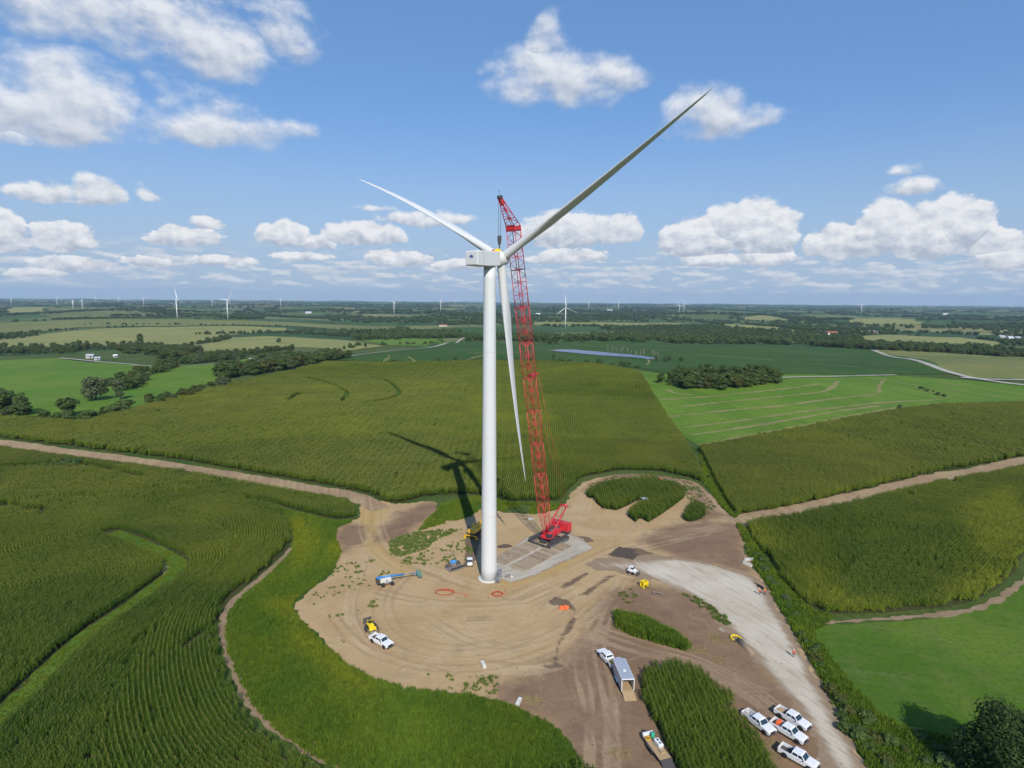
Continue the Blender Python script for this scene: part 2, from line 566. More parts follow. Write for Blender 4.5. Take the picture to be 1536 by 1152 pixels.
# ------------------------------------------------------------------ ground materials
def m_ground():
    p = wpos(); x, y, z = xyz(p)
    r = X.m('SQRT', x * x + y * y)
    n1 = noise(p, 0.035, 5); n2 = noise(p, 0.6, 5, 0.65); n3 = noise(p, 0.006, 4)
    near = mix(step(n1, .35, .65), (0.050, 0.098, 0.018), (0.095, 0.125, 0.028))
    near = mix(step(n2, .35, .75), near, (0.036, 0.066, 0.014))
    near = mix(step(n3, .45, .65, 0, .6), near, (0.115, 0.130, 0.040))
    # far patchwork of fields
    w = vec(x + (noise(p, .002, 2) - .5) * 260.0, (y + (noise(vec(y, x), .002, 2) - .5) * 260.0) * 0.85)
    cr = xyz(voro(w, 0.0021, 'Color'))
    field = ramp(cr[0], (0.0, (.042, .085, .024)), (.3, (.062, .112, .028)), (.5, (.100, .142, .038)),
                 (.7, (.165, .185, .058)), (.88, (.25, .235, .090)), (1, (.055, .088, .028)))
    for q in field.s.node.color_ramp.elements: pass
    field.s.node.color_ramp.interpolation = 'CONSTANT'
    field = mix(step(noise(p, .012, 4), .4, .7, 0, .55), field, (0.035, 0.062, 0.020))
    strip = noise(vec(x * .004, y * .05), 1.0, 3)
    field = mix(step(strip, .5, .7, 0, .35), field, (0.10, 0.115, 0.04))
    return mix(step(r, 900, 1400), near, field), (n2, 0.5, 0.3)


material('ground', m_ground, 0.95, spec=0.1)


def m_field(c1, c2, c3, s1=0.05, s2=0.7, rows=None, bump=0.25):
    def f():
        p = wpos(); x, y, z = xyz(p)
        n1 = noise(p, s1, 5); n2 = noise(p, s2, 6, 0.7)
        c = mix(step(n1, .35, .66), c1, c2)
        c = mix(step(n2, .42, .78), c, c3)
        if rows:
            a, sp = rows
            k = noise(vec(x * math.cos(a) + y * math.sin(a), (y * math.cos(a) - x * math.sin(a)) * 0.02), sp, 3, 0.6)
            c = mix(step(k, .45, .62, 0, .5), c, c3)
        return c, (n2, 0.6, bump)
    return f


def m_hay():
    p = wpos(); x, y, z = xyz(p)
    n1 = noise(p, .035, 4, .6); n2 = noise(p, .9, 6, .7); n3 = noise(p, .16, 5, .65)
    dx, dy = x - 62.0, y - 60.0; rr = X.m('SQRT', dx * dx + dy * dy)
    sw = noise(vec(rr * .42 + (n1 - .5) * 3.0, X.m('ARCTAN2', dx, dy) * 1.5), 1.0, 4, .65)
    c = mix(step(n1, .35, .65), (.064, .136, .012), (.115, .182, .020))
    c = mix(step(n3, .46, .70, 0, .55), c, (.125, .150, .038))
    c = mix(step(sw, .50, .70, 0, .50), c, (.145, .170, .050))
    c = mix(step(n2, .45, .72, 0, .65), c, (.036, .078, .014))
    c = mix(step(noise(vec(x, y * .5, 4.0), .35, 5, .7), .64, .74, 0, .7), c, (.220, .180, .085))
    return c, (n2 + n3, .7, .3)


material('bright_hay', m_field((.100, .190, .020), (.145, .220, .028), (.072, .145, .016), .02, .25, rows=(.15, .06)), .95, spec=.1)
material('short_hay', m_hay, .95, spec=.1)
material('pasture', m_field((.095, .190, .020), (.140, .210, .028), (.070, .140, .018), .02, .25), .95, spec=.1)
material('tan_hay', m_field((.245, .245, .078), (.185, .212, .060), (.305, .280, .105), .008, .06, (1.35, .04)), .95, spec=.1)
material('olive_field', m_field((.165, .185, .055), (.120, .152, .042), (.220, .210, .075), .006, .05, (1.5, .03)), .95, spec=.1)
material('soybean', m_field((.040, .090, .018), (.056, .108, .021), (.032, .070, .015), .008, .12), .95, spec=.1)
material('soil_under_corn', m_field((.060, .066, .022), (.046, .056, .018), (.078, .072, .030)), .95, spec=.1)
material('terrace_grass', m_field((.270, .245, .095), (.200, .190, .068), (.130, .140, .045), .05, .5), .95, spec=.1)
material('green_grass', m_field((.070, .150, .020), (.115, .175, .022), (.042, .095, .015), .05, .6), .95, spec=.1)
material('pale_road', m_field((.43, .40, .33), (.36, .33, .27), (.50, .47, .40), .05, .5), .95, spec=.1)


def m_dirt():
    p = wpos(); x, y, z = xyz(p)
    br = attr('brown'); dk = attr('dark'); yl = attr('yellow')
    n1 = noise(p, .06, 5, .6); n2 = noise(p, .9, 6, .65); n3 = noise(p, .22, 5, .6)
    # wheel marks swing round the tower
    dx, dy = x + 5.5, y - 142.0
    rr = X.m('SQRT', dx * dx + dy * dy); th = X.m('ARCTAN2', dx, dy)
    wv = noise(p, .035, 3)
    tr = noise(vec(rr * .8 + (wv - .5) * 34.0, th * 3.4 + (n1 - .5) * 3.0), 1.0, 4, .66)
    dx2, dy2 = x - 70.0, y - 120.0
    rr2 = X.m('SQRT', dx2 * dx2 + dy2 * dy2); th2 = X.m('ARCTAN2', dx2, dy2)
    tr2 = noise(vec(rr2 * .8 + (wv - .5) * 40.0, th2 * 4.0 + (n1 - .5) * 3.0, 4.0), 1.0, 4, .66)
    tan = mix(step(n1, .3, .7), (.405, .270, .132), (.470, .325, .172))
    tan = mix(step(tr, .46, .72, 0, .40), tan, (.520, .385, .230))
    tan = mix(step(n3, .5, .75, 0, .5), tan, (.300, .215, .120))
    tan = mix(yl, tan, (.440, .290, .105))
    bro = mix(step(n1, .3, .7), (.205, .124, .074), (.258, .162, .096))
    bro = mix(step(tr2, .48, .74, 0, .45), bro, (.345, .245, .155))
    bro = mix(step(n3, .48, .72, 0, .55), bro, (.160, .102, .068))
    c = mix(step(br + (n3 - .5) * .8 + (tr2 - .5) * .7 + (n1 - .5) * .6, .15, .95), tan, bro)
    rut = attr('rut')
    c = mix(step(rut + (n2 - .5) * .5, .35, .9, 0, .30), c, (.540, .405, .250))
    c = mix(step(attr('rut_dark') + (n2 - .5) * .5, .35, .9, 0, .30), c, (.185, .120, .072))
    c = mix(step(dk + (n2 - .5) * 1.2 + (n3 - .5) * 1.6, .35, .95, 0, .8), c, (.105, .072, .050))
    c = mix(step(n2, .55, .85, 0, .45), c, (.20, .145, .085))
    return c, (n2 + n3 * 2.0 + tr * .6, .6, .20)


material('dirt', m_dirt, .95, spec=.12)


def m_gravel(c1, c2, c3, ang):
    def f():
        p = wpos(); x, y, z = xyz(p)
        n1 = noise(p, .09, 5); n2 = noise(p, 1.6, 5, .7)
        u = x * math.cos(ang) + y * math.sin(ang); v = y * math.cos(ang) - x * math.sin(ang)
        n3 = noise(vec(u * .10 + (n1 - .5) * 1.0, v * .9), 1.0, 5, .65)
        c = mix(step(n1, .35, .65), c1, c2); c = mix(step(n3, .48, .68, 0, .75), c, c3)
        c = mix(step(n2, .5, .8, 0, .5), c, tuple(q * .72 for q in c1))
        e = attr('edge')
        c = mix(step(e + (n3 - .5) * 1.8 + (n1 - .5) * .8, .15, .85, 1, 0), c, (.290, .205, .130))
        return c, (n2 + n3, .6, .12)
    return f


material('gravel', m_gravel((.510, .435, .330), (.590, .515, .405), (.385, .305, .215), R(118)), .95, spec=.12)
material('crane_pad_gravel', m_gravel((.430, .380, .300), (.500, .445, .355), (.330, .280, .205), R(30)), .95, spec=.12)
material('track', m_field((.350, .240, .138), (.425, .310, .170), (.245, .162, .098), .08, .8, (.3, .8)), .95, spec=.1)
material('footpath', m_field((.320, .225, .140), (.260, .178, .108), (.190, .150, .075), .15, 1.0), .95, spec=.1)


def m_leaf(base, alt, tip, rnd=0.35):
    def f():
        t = attr('tint', 'INSTANCER')
        n = X.tree.nodes.new('ShaderNodeObjectInfo'); rn = X(n.outputs['Random'])
        p = wpos(); nz = noise(p, .9, 3, .6); nw = noise(p, .045, 3)
        c = mix(t, base, alt)
        c = mix(step(rn, 0, 1, 0, rnd), c, tip)
        c = mix(step(nz, .4, .75, 0, .45), c, tuple(q * .55 for q in base))
        return mix(step(nw, .42, .62, 0, .16), c, alt)
    return f


material('corn_leaf', m_leaf((.062, .124, .014), (.275, .310, .026), (.094, .158, .019)), .8, spec=.08, translucent=.25)
material('corn_tassel', m_leaf((.195, .205, .055), (.310, .300, .055), (.155, .178, .045)), .8, spec=.1, translucent=.2)
material('grass_blade', m_leaf((.100, .185, .020), (.280, .300, .024), (.135, .215, .026)), .8, spec=.08, translucent=.28)
material('dry_straw', m_leaf((.42, .34, .16), (.36, .28, .12), (.50, .42, .22)), .8, spec=.1, translucent=.15)
material('weed_leaf', m_leaf((.130, .195, .040), (.170, .205, .050), (.110, .165, .034)), .8, spec=.08, translucent=.22)

# ------------------------------------------------------------------ ground sheet
def axis(lo, hi, fine_lo, fine_hi, st, gr):
    a = list(np.arange(fine_lo, fine_hi, st)); s = st; q = a[-1]
    while q < hi: s *= gr; q += s; a.append(q)
    s = st; q = a[0]; b = []
    while q > lo: s *= gr; q -= s; b.append(q)
    return np.array(b[::-1] + a)


gx, gy = axis(-19000, 19000, -360, 420, 5.0, 1.045), axis(-19000, 19000, -10, 900, 5.0, 1.045)
gy = gy[(gy > -300) | (np.arange(len(gy)) % 4 == 0)]
mx, my = np.meshgrid(gx, gy); nx, ny = len(gx), len(gy)
mz = T(mx, my)
ii = (np.arange(ny - 1)[:, None] * nx + np.arange(nx - 1)[None]).ravel()
me = raw_mesh('ground', np.column_stack([mx.ravel(), my.ravel(), mz.ravel()]),
              np.stack([ii, ii + 1, ii + nx + 1, ii + nx], 1), True)
tag(link_mesh('ground', me, 'ground'), kind='structure')

# ------------------------------------------------------------------ site: bare soil, tracks, gravel
PAD_PX = [(552, 744), (577, 753), (600, 758), (640, 750), (657, 752), (655, 768), (640, 778), (690, 772), (720, 758), (760, 768), (800, 772),
          (838, 764), (852, 752), (858, 735), (876, 721), (930, 710), (985, 711), (1040, 722), (1060, 735), (1078, 754), (1100, 777),
          (1108, 788), (1116, 812), (1122, 835), (1140, 866), (1163, 905), (1185, 942), (1208, 980), (1228, 1018), (1258, 1072),
          (1285, 1120), (1320, 1190), (880, 1190), (872, 1150), (858, 1126), (840, 1100), (800, 1078), (760, 1060), (700, 1046),
          (620, 1037), (560, 1022), (520, 999), (480, 966), (447, 930), (433, 910), (446, 894), (474, 876), (500, 850), (509, 828),
          (500, 806), (505, 790), (528, 781), (537, 772), (536, 758)]
PAD = smooth(PL(PAD_PX), 1, True)
px_poly = lambda pts: PL(pts)
BROWN = [px_poly(q) for q in (
    [(560, 812), (578, 788), (612, 765), (650, 751), (658, 756), (654, 768), (634, 784), (610, 800), (585, 812)],
    [(870, 1190), (845, 1090), (800, 1075), (760, 1062), (745, 1030), (810, 1010), (880, 960), (905, 900), (918, 885), (960, 874), (1040, 890),
     (1090, 930), (1140, 990), (1200, 1060), (1300, 1190)],
    [(960, 812), (1000, 790), (1060, 783), (1110, 786), (1125, 860), (1080, 850), (1020, 838)],
    [(500, 800), (520, 785), (545, 790), (548, 812), (515, 826)],
    [(880, 735), (915, 712), (985, 708), (1050, 728), (1090, 775), (1030, 785), (1040, 740), (985, 722), (900, 730)])]
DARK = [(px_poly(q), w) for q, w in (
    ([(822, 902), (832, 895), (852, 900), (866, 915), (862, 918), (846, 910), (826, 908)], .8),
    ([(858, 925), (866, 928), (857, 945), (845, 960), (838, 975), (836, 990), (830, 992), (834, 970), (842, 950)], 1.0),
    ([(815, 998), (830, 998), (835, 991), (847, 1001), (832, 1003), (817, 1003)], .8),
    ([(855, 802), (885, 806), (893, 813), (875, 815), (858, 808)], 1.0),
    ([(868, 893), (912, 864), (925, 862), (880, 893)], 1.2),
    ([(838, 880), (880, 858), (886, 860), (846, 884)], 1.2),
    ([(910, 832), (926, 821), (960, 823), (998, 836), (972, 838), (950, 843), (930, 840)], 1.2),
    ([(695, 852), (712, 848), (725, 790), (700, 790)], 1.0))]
YEL = [px_poly(q) for q in (
    [(545, 760), (575, 757), (577, 768), (560, 790), (565, 815), (590, 840), (612, 855), (600, 862), (575, 845), (548, 815), (545, 785), (535, 772)],
    [(745, 868), (800, 850), (880, 815), (895, 822), (830, 860), (760, 880)])]


def a_brown(x, y): return np.clip(np.max([sst(sdf(q, x, y), -6.5, 4.5) for q in BROWN], 0), 0, 1)
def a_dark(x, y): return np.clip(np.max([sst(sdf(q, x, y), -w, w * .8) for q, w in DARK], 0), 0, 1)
def a_yel(x, y): return .8 * np.clip(np.max([sst(sdf(q, x, y), -3, 1.5) for q in YEL], 0), 0, 1)


# wheel marks: pairs of lines along the ways the machines took
WAYS = [[(556, 760), (552, 790), (566, 822), (600, 850), (660, 868)], [(566, 760), (560, 792), (580, 828), (640, 858), (720, 885)], [(560, 800), (540, 860), (520, 920), (560, 985), (660, 1010)],
        [(600, 860), (560, 900), (580, 960), (680, 990), (800, 960), (880, 900)], [(620, 900), (640, 950), (740, 960), (830, 920), (900, 870), (960, 845)], [(640, 925), (720, 975), (820, 960), (900, 915), (930, 870)],
        [(780, 900), (850, 870), (920, 830), (1000, 815), (1090, 790)], [(770, 905), (860, 862), (940, 822), (1040, 800), (1100, 785)], [(830, 885), (900, 845), (960, 815), (1060, 800)],
        [(870, 1150), (870, 1060), (850, 1000), (870, 940), (915, 885)], [(900, 1150), (900, 1050), (880, 980), (900, 910), (930, 880)], [(930, 1150), (925, 1060), (930, 1000), (985, 985), (1060, 1000), (1150, 1040)],
        [(900, 945), (960, 965), (1050, 990), (1130, 1030), (1200, 1090)], [(880, 960), (950, 985), (1040, 1005), (1110, 1040), (1180, 1110)], [(760, 780), (830, 785), (900, 800), (990, 800), (1090, 790)],
        [(870, 765), (880, 740), (930, 717), (990, 716), (1050, 735), (1090, 778)], [(875, 770), (890, 738), (935, 720), (1000, 722), (1045, 738), (1085, 780)], [(700, 930), (760, 930), (820, 905), (880, 872)],
        [(560, 890), (620, 905), (700, 912), (790, 905)], [(500, 925), (540, 975), (640, 1005), (760, 1000), (860, 960)], [(720, 1000), (800, 1010), (870, 985), (905, 940)]]
RUTS = []
for q in WAYS:
    w_ = smooth(PL(q), 2); t_ = np.gradient(w_, axis=0); t_ /= np.hypot(*t_.T)[:, None]; n_ = np.stack([-t_[:, 1], t_[:, 0]], 1)
    for s_ in (0, 1):
        o_ = rng.normal() * 2.2 * s_
        for sd in (-1.05, 1.05): RUTS.append((w_ + n_ * (sd + o_), rng.uniform(.34, .55), rng.random() < .35))


def a_rut(dark):
    def f(x, y):
        r_ = np.zeros(np.shape(x))
        for l_, wd, dk in RUTS:
            if dk == dark: r_ = np.maximum(r_, sst(-dist_line(l_, x, y), -wd * 2.0, -wd * .3) * (.45 + .75 * vnoise(x, y, 7, 77)))
        return r_
    return f


drape('dirt_pad', PAD, 'dirt', .030, .58, .8, 1.2, {'brown': a_brown, 'dark': a_dark, 'yellow': a_yel, 'rut': a_rut(False), 'rut_dark': a_rut(True)}, rel=0)

ROAD_PX = [(895, 838), (930, 836), (1000, 834), (1060, 842), (1110, 856), (1140, 870), (1163, 906), (1184, 942), (1206, 980), (1226, 1018), (1256, 1072),
           (1283, 1120), (1315, 1190), (1262, 1190), (1225, 1120), (1195, 1062), (1160, 1025), (1120, 975), (1075, 925), (1030, 892), (980, 872),
           (930, 862), (900, 856), (880, 848)]
road_poly = smooth(PL(ROAD_PX), 1, True)
drape('gravel_road', road_poly, 'gravel', .045, 1.0, 1.1, 1.0, {'edge': lambda x, y: sst(dist_line(road_poly, x, y, True), 0, 3.5 + 5 * sst(-x, -50, -30))}, rel=0)
CP_PX = [(742, 866), (766, 876), (800, 864), (850, 841), (893, 822), (874, 810), (848, 797), (790, 806), (764, 822), (742, 838)]
cp_poly = PL(CP_PX)
drape('crane_pad', cp_poly, 'crane_pad_gravel', .060, 1.2, .35, 1.0, {'edge': lambda x, y: sst(dist_line(cp_poly, x, y, True), -.4, 1.3)}, rel=0)

TRACK_L = PL([(-220, 637), (-100, 652), (0, 664), (130, 681), (280, 701), (400, 722), (500, 738), (545, 748), (572, 765)])
TRACK_R = PL([(1095, 783), (1140, 776), (1200, 766), (1300, 742), (1380, 722), (1420, 714), (1480, 704), (1536, 692), (1650, 672), (1750, 655)])
FOOT = PL([(440, 822), (418, 845), (390, 872), (356, 897), (340, 918), (337, 945), (345, 978), (358, 1010), (378, 1050), (410, 1085), (450, 1115), (500, 1140), (560, 1165)])
for nm, pl, wd in (('dirt_track', TRACK_L, 7.4), ('dirt_track', TRACK_R, 8.8)):
    drape(nm, ribbon(resample(smooth(pl, 2), 3.0), wd, .05), 'track', .034, 2.2, .5, 2.0, rel=0.0002)
drape('footpath', ribbon(resample(smooth(FOOT, 2), 1.5), 2.6, .2), 'footpath', .03, 1.2, .25, 1.0, rel=0)

# ------------------------------------------------------------------ corn fields
L_POLY = PL([(-230, 648), (-100, 663), (0, 675), (130, 693), (280, 713), (400, 734), (500, 750), (526, 758), (534, 766), (533, 776), (520, 779), (495, 778), (452, 767),
             (415, 757), (370, 749), (330, 745), (372, 753), (405, 760), (422, 770), (433, 789), (437, 807), (433, 825), (419, 836), (380, 871), (347, 896),
             (329, 924), (323, 958), (328, 994), (341, 1036), (365, 1080), (396, 1112), (440, 1142), (486, 1168), (540, 1200), (-60, 1200), (-230, 1000)])
WATERWAY = smooth(PL([(167, 800), (200, 811), (233, 828), (262, 838), (270, 853), (253, 868), (230, 885), (200, 908), (150, 941), (100, 981), (40, 1041), (0, 1078), (-60, 1135)]), 1)
WW_BLOB = PL([(236, 832), (262, 835), (270, 850), (258, 864), (244, 870), (246, 850)])
TER_L = [smooth(PL(q), 1) for q in ([(-60, 708), (0, 706), (60, 702), (100, 700), (140, 703), (175, 711), (215, 721)],
                                    [(-40, 758), (0, 762), (35, 768), (70, 774)])]
M_POLY = PL([(-230, 622), (-100, 641), (0, 656), (130, 672), (280, 691), (400, 712), (500, 729), (556, 741), (579, 753), (600, 754), (640, 744), (660, 742), (720, 742),
             (770, 752), (815, 752), (842, 749), (852, 735), (872, 716), (930, 705), (985, 706), (1035, 716), (1056, 724), (1044, 692), (1018, 650), (984, 600),
             (957, 558), (900, 548), (820, 543), (700, 543), (560, 545), (485, 545), (400, 567), (300, 589), (215, 613), (130, 636), (60, 633), (0, 628), (-230, 612)])
TER_M = [smooth(PL(q), 2) for q in ([(455, 569), (475, 572), (498, 579), (517, 588), (522, 598), (514, 605)],
                                    [(562, 569), (583, 574), (596, 588), (600, 598), (575, 605), (540, 609)],
                                    [(432, 605), (442, 598), (447, 594)])]
R1_POLY = PL([(1049, 674), (1150, 655), (1250, 635), (1330, 620), (1420, 610), (1536, 606), (1700, 602), (1760, 640), (1650, 664), (1536, 684), (1475, 696), (1415, 706), (1378, 714),
              (1300, 733), (1200, 757), (1140, 768), (1104, 776), (1075, 728)])
R2_POLY = PL([(1114, 790), (1140, 785), (1200, 776), (1300, 752), (1380, 733), (1420, 724), (1480, 713), (1536, 702), (1700, 676), (1700, 770), (1536, 830), (1525, 855), (1500, 880),
              (1465, 901), (1420, 911), (1330, 919), (1250, 921), (1222, 916), (1200, 902), (1178, 878), (1155, 848), (1132, 815)])
R2_EDGE = smooth(PL([(1700, 770), (1536, 832), (1522, 858), (1498, 882), (1462, 903), (1415, 913), (1330, 921), (1250, 923)]), 2)
R2_LEFT = PL([(1250, 923), (1222, 916), (1200, 902), (1178, 878), (1155, 848), (1132, 815), (1114, 790)])
B1_POLY = PL([(964, 1018), (982, 1006), (1016, 1001), (1047, 1012), (1070, 1031), (1098, 1053), (1096, 1064), (1080, 1070), (1104, 1080), (1134, 1108), (1152, 1142), (1172, 1190),
              (1030, 1190), (1014, 1150), (990, 1100), (968, 1058), (961, 1034)])
C1_POLY = PL([(879, 742), (896, 731), (928, 723), (984, 721), (1009, 728), (1029, 738), (1026, 747), (1009, 760), (989, 774), (972, 784), (960, 777), (953, 784), (940, 774),
              (956, 760), (967, 753), (958, 750), (945, 757), (925, 766), (905, 763), (894, 755), (893, 748), (881, 747)])
C2_POLY = PL([(1024, 779), (1028, 772), (1041, 757), (1057, 764), (1058, 775), (1043, 782), (1031, 783)])
B2_POLY = PL([(832, 1172), (842, 1161), (870, 1158), (892, 1164), (900, 1185), (880, 1205), (838, 1202)])
W_POLY = PL([(922, 924), (960, 931), (1000, 948), (1036, 972), (1026, 976), (990, 966), (950, 955), (925, 942)])

for nm, q in (('corn_field_soil', L_POLY), ('corn_field_soil', M_POLY), ('corn_field_soil', R1_POLY), ('corn_field_soil', R2_POLY),
              ('corn_field_soil', B1_POLY), ('corn_field_soil', C1_POLY), ('corn_field_soil', C2_POLY), ('corn_field_soil', B2_POLY)):
    big = q is M_POLY or q is R1_POLY or q is L_POLY
    drape(nm, q, 'soil_under_corn', .040 if not big else .022, 6.0 if big else 2.5, 0.0, 4.0 if big else 1.5, rel=0.00012)
for q, wd, mt in [(WATERWAY, 4.8, 'green_grass')] + [(t_, 3.0, 'green_grass') for t_ in TER_L] + [(t_, 3.6, 'green_grass') for t_ in TER_M]:
    drape('grass_waterway', ribbon(resample(q, 2.0), wd, .15), mt, .05, 2.0, .25, 1.5, rel=0.0003)
drape('grass_waterway', WW_BLOB, 'terrace_grass', .06, 1.5, .4, 1.0, rel=0)


def rows(poly, phi, sp, cell, keep=None):
    """pieces of planted rows: level lines of phi inside an outline"""
    lo, hi = poly.min(0) - cell, poly.max(0) + cell
    xs, ys = np.arange(lo[0], hi[0], cell), np.arange(lo[1], hi[1], cell)
    X_, Y_ = np.meshgrid(xs, ys); F = phi(X_, Y_) / sp
    segs = []
    c = [(X_[:-1, :-1], Y_[:-1, :-1], F[:-1, :-1]), (X_[:-1, 1:], Y_[:-1, 1:], F[:-1, 1:]),
         (X_[1:, 1:], Y_[1:, 1:], F[1:, 1:]), (X_[1:, :-1], Y_[1:, :-1], F[1:, :-1])]
    for tri in ((0, 1, 2), (0, 2, 3)):
        v = np.stack([np.stack([q.ravel() for q in c[k]], -1) for k in tri], 1)
        v = np.take_along_axis(v, np.argsort(v[:, :, 2], 1)[:, :, None], 1)
        k0 = np.ceil(v[:, 0, 2])
        for m in range(int(np.max(v[:, 2, 2] - v[:, 0, 2])) + 2):
            Lv = k0 + m; ok = (Lv < v[:, 2, 2]) & (Lv > v[:, 0, 2])
            if not ok.any(): break
            w = v[ok]; l = Lv[ok]
            def cut(a, b):
                t = (l - w[:, a, 2]) / (w[:, b, 2] - w[:, a, 2] + 1e-9)
                return w[:, a, :2] + t[:, None] * (w[:, b, :2] - w[:, a, :2])
            A = cut(0, 2); B = np.where((l < w[:, 1, 2])[:, None], cut(0, 1), cut(1, 2))
            segs.append(np.hstack([A, B]))
    s = np.vstack(segs); mid = (s[:, :2] + s[:, 2:]) / 2; d = s[:, 2:] - s[:, :2]; ln = np.hypot(*d.T)
    ok = (ln > .22 * cell) & inside(poly, mid[:, 0], mid[:, 1])
    mid, d, ln = mid[ok], d[ok], ln[ok]
    if keep is not None:
        k = keep(mid[:, 0], mid[:, 1]); mid, d, ln = mid[k], d[k], ln[k]
    return mid, np.arctan2(d[:, 1], d[:, 0]), ln


def corn_mesh(name, length, gap, leaves, lw, h, seed, spread=.42):
    r = np.random.default_rng(seed); V, Q, I = [], [], []
    n = max(2, int(round(length / gap)))
    for k in range(n):
        x0 = -length / 2 + (k + .5) * length / n + r.normal() * .03; y0 = r.normal() * .05
        hh = h * r.uniform(.9, 1.08); a0 = r.uniform(0, 6.28)
        for j in range(leaves):
            z0 = hh * (.30 + .58 * (j + r.uniform(0, .6)) / leaves); a = a0 + j * math.pi + r.normal() * .55
            L = spread * r.uniform(.75, 1.35); c, s_ = math.cos(a), math.sin(a); w = lw * r.uniform(.8, 1.2) / 2
            pr = [(0.02, 0, .5), (L * .45, L * .42, 1.0), (L * .85, L * .28, .8), (L * 1.25, -L * .22, .12)]
            b = len(V)
            for (u, dz, ww) in pr:
                V.append((x0 + c * u - s_ * w * ww, y0 + s_ * u + c * w * ww, z0 + dz)); V.append((x0 + c * u + s_ * w * ww, y0 + s_ * u - c * w * ww, z0 + dz))
            for q in range(3): Q.append((b + 2 * q, b + 2 * q + 1, b + 2 * q + 3, b + 2 * q + 2)); I.append(0)
        for j in range(2):           # tassel
            a = r.uniform(0, 3.14); tw_ = .035 + max(0, lw - .12) * .42; c, s_ = math.cos(a) * tw_, math.sin(a) * tw_; b = len(V)
            V += [(x0 - c * .3, y0 - s_ * .3, hh * .86), (x0 + c * .3, y0 + s_ * .3, hh * .86), (x0 + c, y0 + s_, hh * 1.08), (x0 - c, y0 - s_, hh * 1.08)]
            Q.append((b, b + 1, b + 2, b + 3)); I.append(1)
    return raw_mesh(name, V, Q, False, I)


CORN_N = [proto('corn_row_piece', corn_mesh('corn_row_piece', 1.5, .19, 7, .12, 2.15, 10 + k, .47), ('corn_leaf', 'corn_tassel')) for k in range(5)]
CORN_M = [proto('corn_row_length', corn_mesh('corn_row_length', 3.0, .30, 6, .20, 2.4, 20 + k, .52), ('corn_leaf', 'corn_tassel')) for k in range(4)]
CORN_F = [proto('corn_row_run', corn_mesh('corn_row_run', 5.0, .50, 6, .42, 2.45, 30 + k, .9), ('corn_leaf', 'corn_tassel')) for k in range(4)]


def corn(name, label, parts, lod):
    PT, RO, SL, VI, TI = [], [], [], [], []
    protos, base = {'n': (CORN_N, 1.5), 'm': (CORN_M, 3.0), 'f': (CORN_F, 5.0)}[lod]
    for mid, an, ln, tint in parts:
        k = (vnoise(mid[:, 0], mid[:, 1], 5, 61) * .5 + vnoise(mid[:, 0], mid[:, 1], 16, 62) * .5 > .10) & (rng.random(len(mid)) > .02)
        mid, an, ln, tint = mid[k], an[k], ln[k], tint[k]
        n = len(mid); PT.append(np.column_stack([mid, T(mid[:, 0], mid[:, 1])]))
        RO.append(np.column_stack([np.zeros(n), np.zeros(n), an + math.pi * rng.integers(0, 2, n)]))
        hz = (.84 + .22 * vnoise(mid[:, 0], mid[:, 1], 9, 3) + .12 * vnoise(mid[:, 0], mid[:, 1], 3.5, 6) + .05 * rng.normal(size=n)) * (.97 + .1 * vnoise(mid[:, 0], mid[:, 1], 45, 5))
        SL.append(np.column_stack([np.clip(ln / base * 1.06, .3, 1.6), np.ones(n) * rng.uniform(.85, 1.15, n), hz]))
        VI.append(rng.integers(0, len(protos), n)); TI.append(tint)
    return scatter(name, np.vstack(PT), np.vstack(RO), np.vstack(SL), np.concatenate(VI), np.concatenate(TI), protos, label)


def base_tint(m, s=0): return .8 * np.clip(.05 + .8 * (vnoise(m[:, 0], m[:, 1], 52, 11 + s) - .45) + .4 * (vnoise(m[:, 0], m[:, 1], 21, 18 + s) - .5) + .35 * (vnoise(m[:, 0], m[:, 1], 11, 12 + s) - .5), 0, 1)


# left field: rows follow the waterway, the track and the rounded edge
L_EDGE = smooth(PL([(330, 745), (405, 760), (422, 770), (433, 789), (437, 807), (433, 825), (419, 836), (380, 871), (347, 896), (329, 924), (323, 958), (328, 994),
                    (341, 1036), (365, 1080), (396, 1112), (440, 1142), (486, 1168), (540, 1200)]), 2)
guides = [WATERWAY, L_EDGE, TRACK_L]


def phiL(x, y): return np.min([dist_line(g, x, y) for g in guides], 0)


def keepL(x, y):
    k = dist_line(WATERWAY, x, y) > 2.5
    k &= ~inside(WW_BLOB, x, y)
    for t_ in TER_L: k &= dist_line(t_, x, y) > 1.7
    k &= dist_line(TRACK_L, x, y) > 3.2
    return k


mid, an, ln = rows(L_POLY, phiL, .78, 2.3, lambda x, y: keepL(x, y) & (np.hypot(x, y) < 235))
corn('corn_field', 'dark green corn in curved rows filling the lower left corner', [(mid, an, ln, base_tint(mid))], 'n')
mid2, an2, ln2 = rows(L_POLY, phiL, 1.0, 4.2, lambda x, y: keepL(x, y) & (np.hypot(x, y) >= 235))
if len(mid2): corn('corn_field', 'far corn of the left field, along the dirt track', [(mid2, an2, ln2, base_tint(mid2))], 'm')

# field behind the site: straight rows running away, bending with the terraces on the left
eA, eB = PL([(1056, 724), (957, 558)])
eD = (eB - eA) / np.hypot(*(eB - eA)); eN = np.array([eD[1], -eD[0]])


def phiM(x, y):
    u = (x - eA[0]) * eN[0] + (y - eA[1]) * eN[1]; v = (x - eA[0]) * eD[0] + (y - eA[1]) * eD[1]
    return u + 26 * sst(-u, 130, 330) * np.sin(v / 62.0 + 1.0) + 6 * np.sin(v / 80.0 + u / 160.0)


def keepM(x, y):
    k = dist_line(TRACK_L, x, y) > 3.2
    for t_ in TER_M: k &= dist_line(t_, x, y) > 2.2
    return k


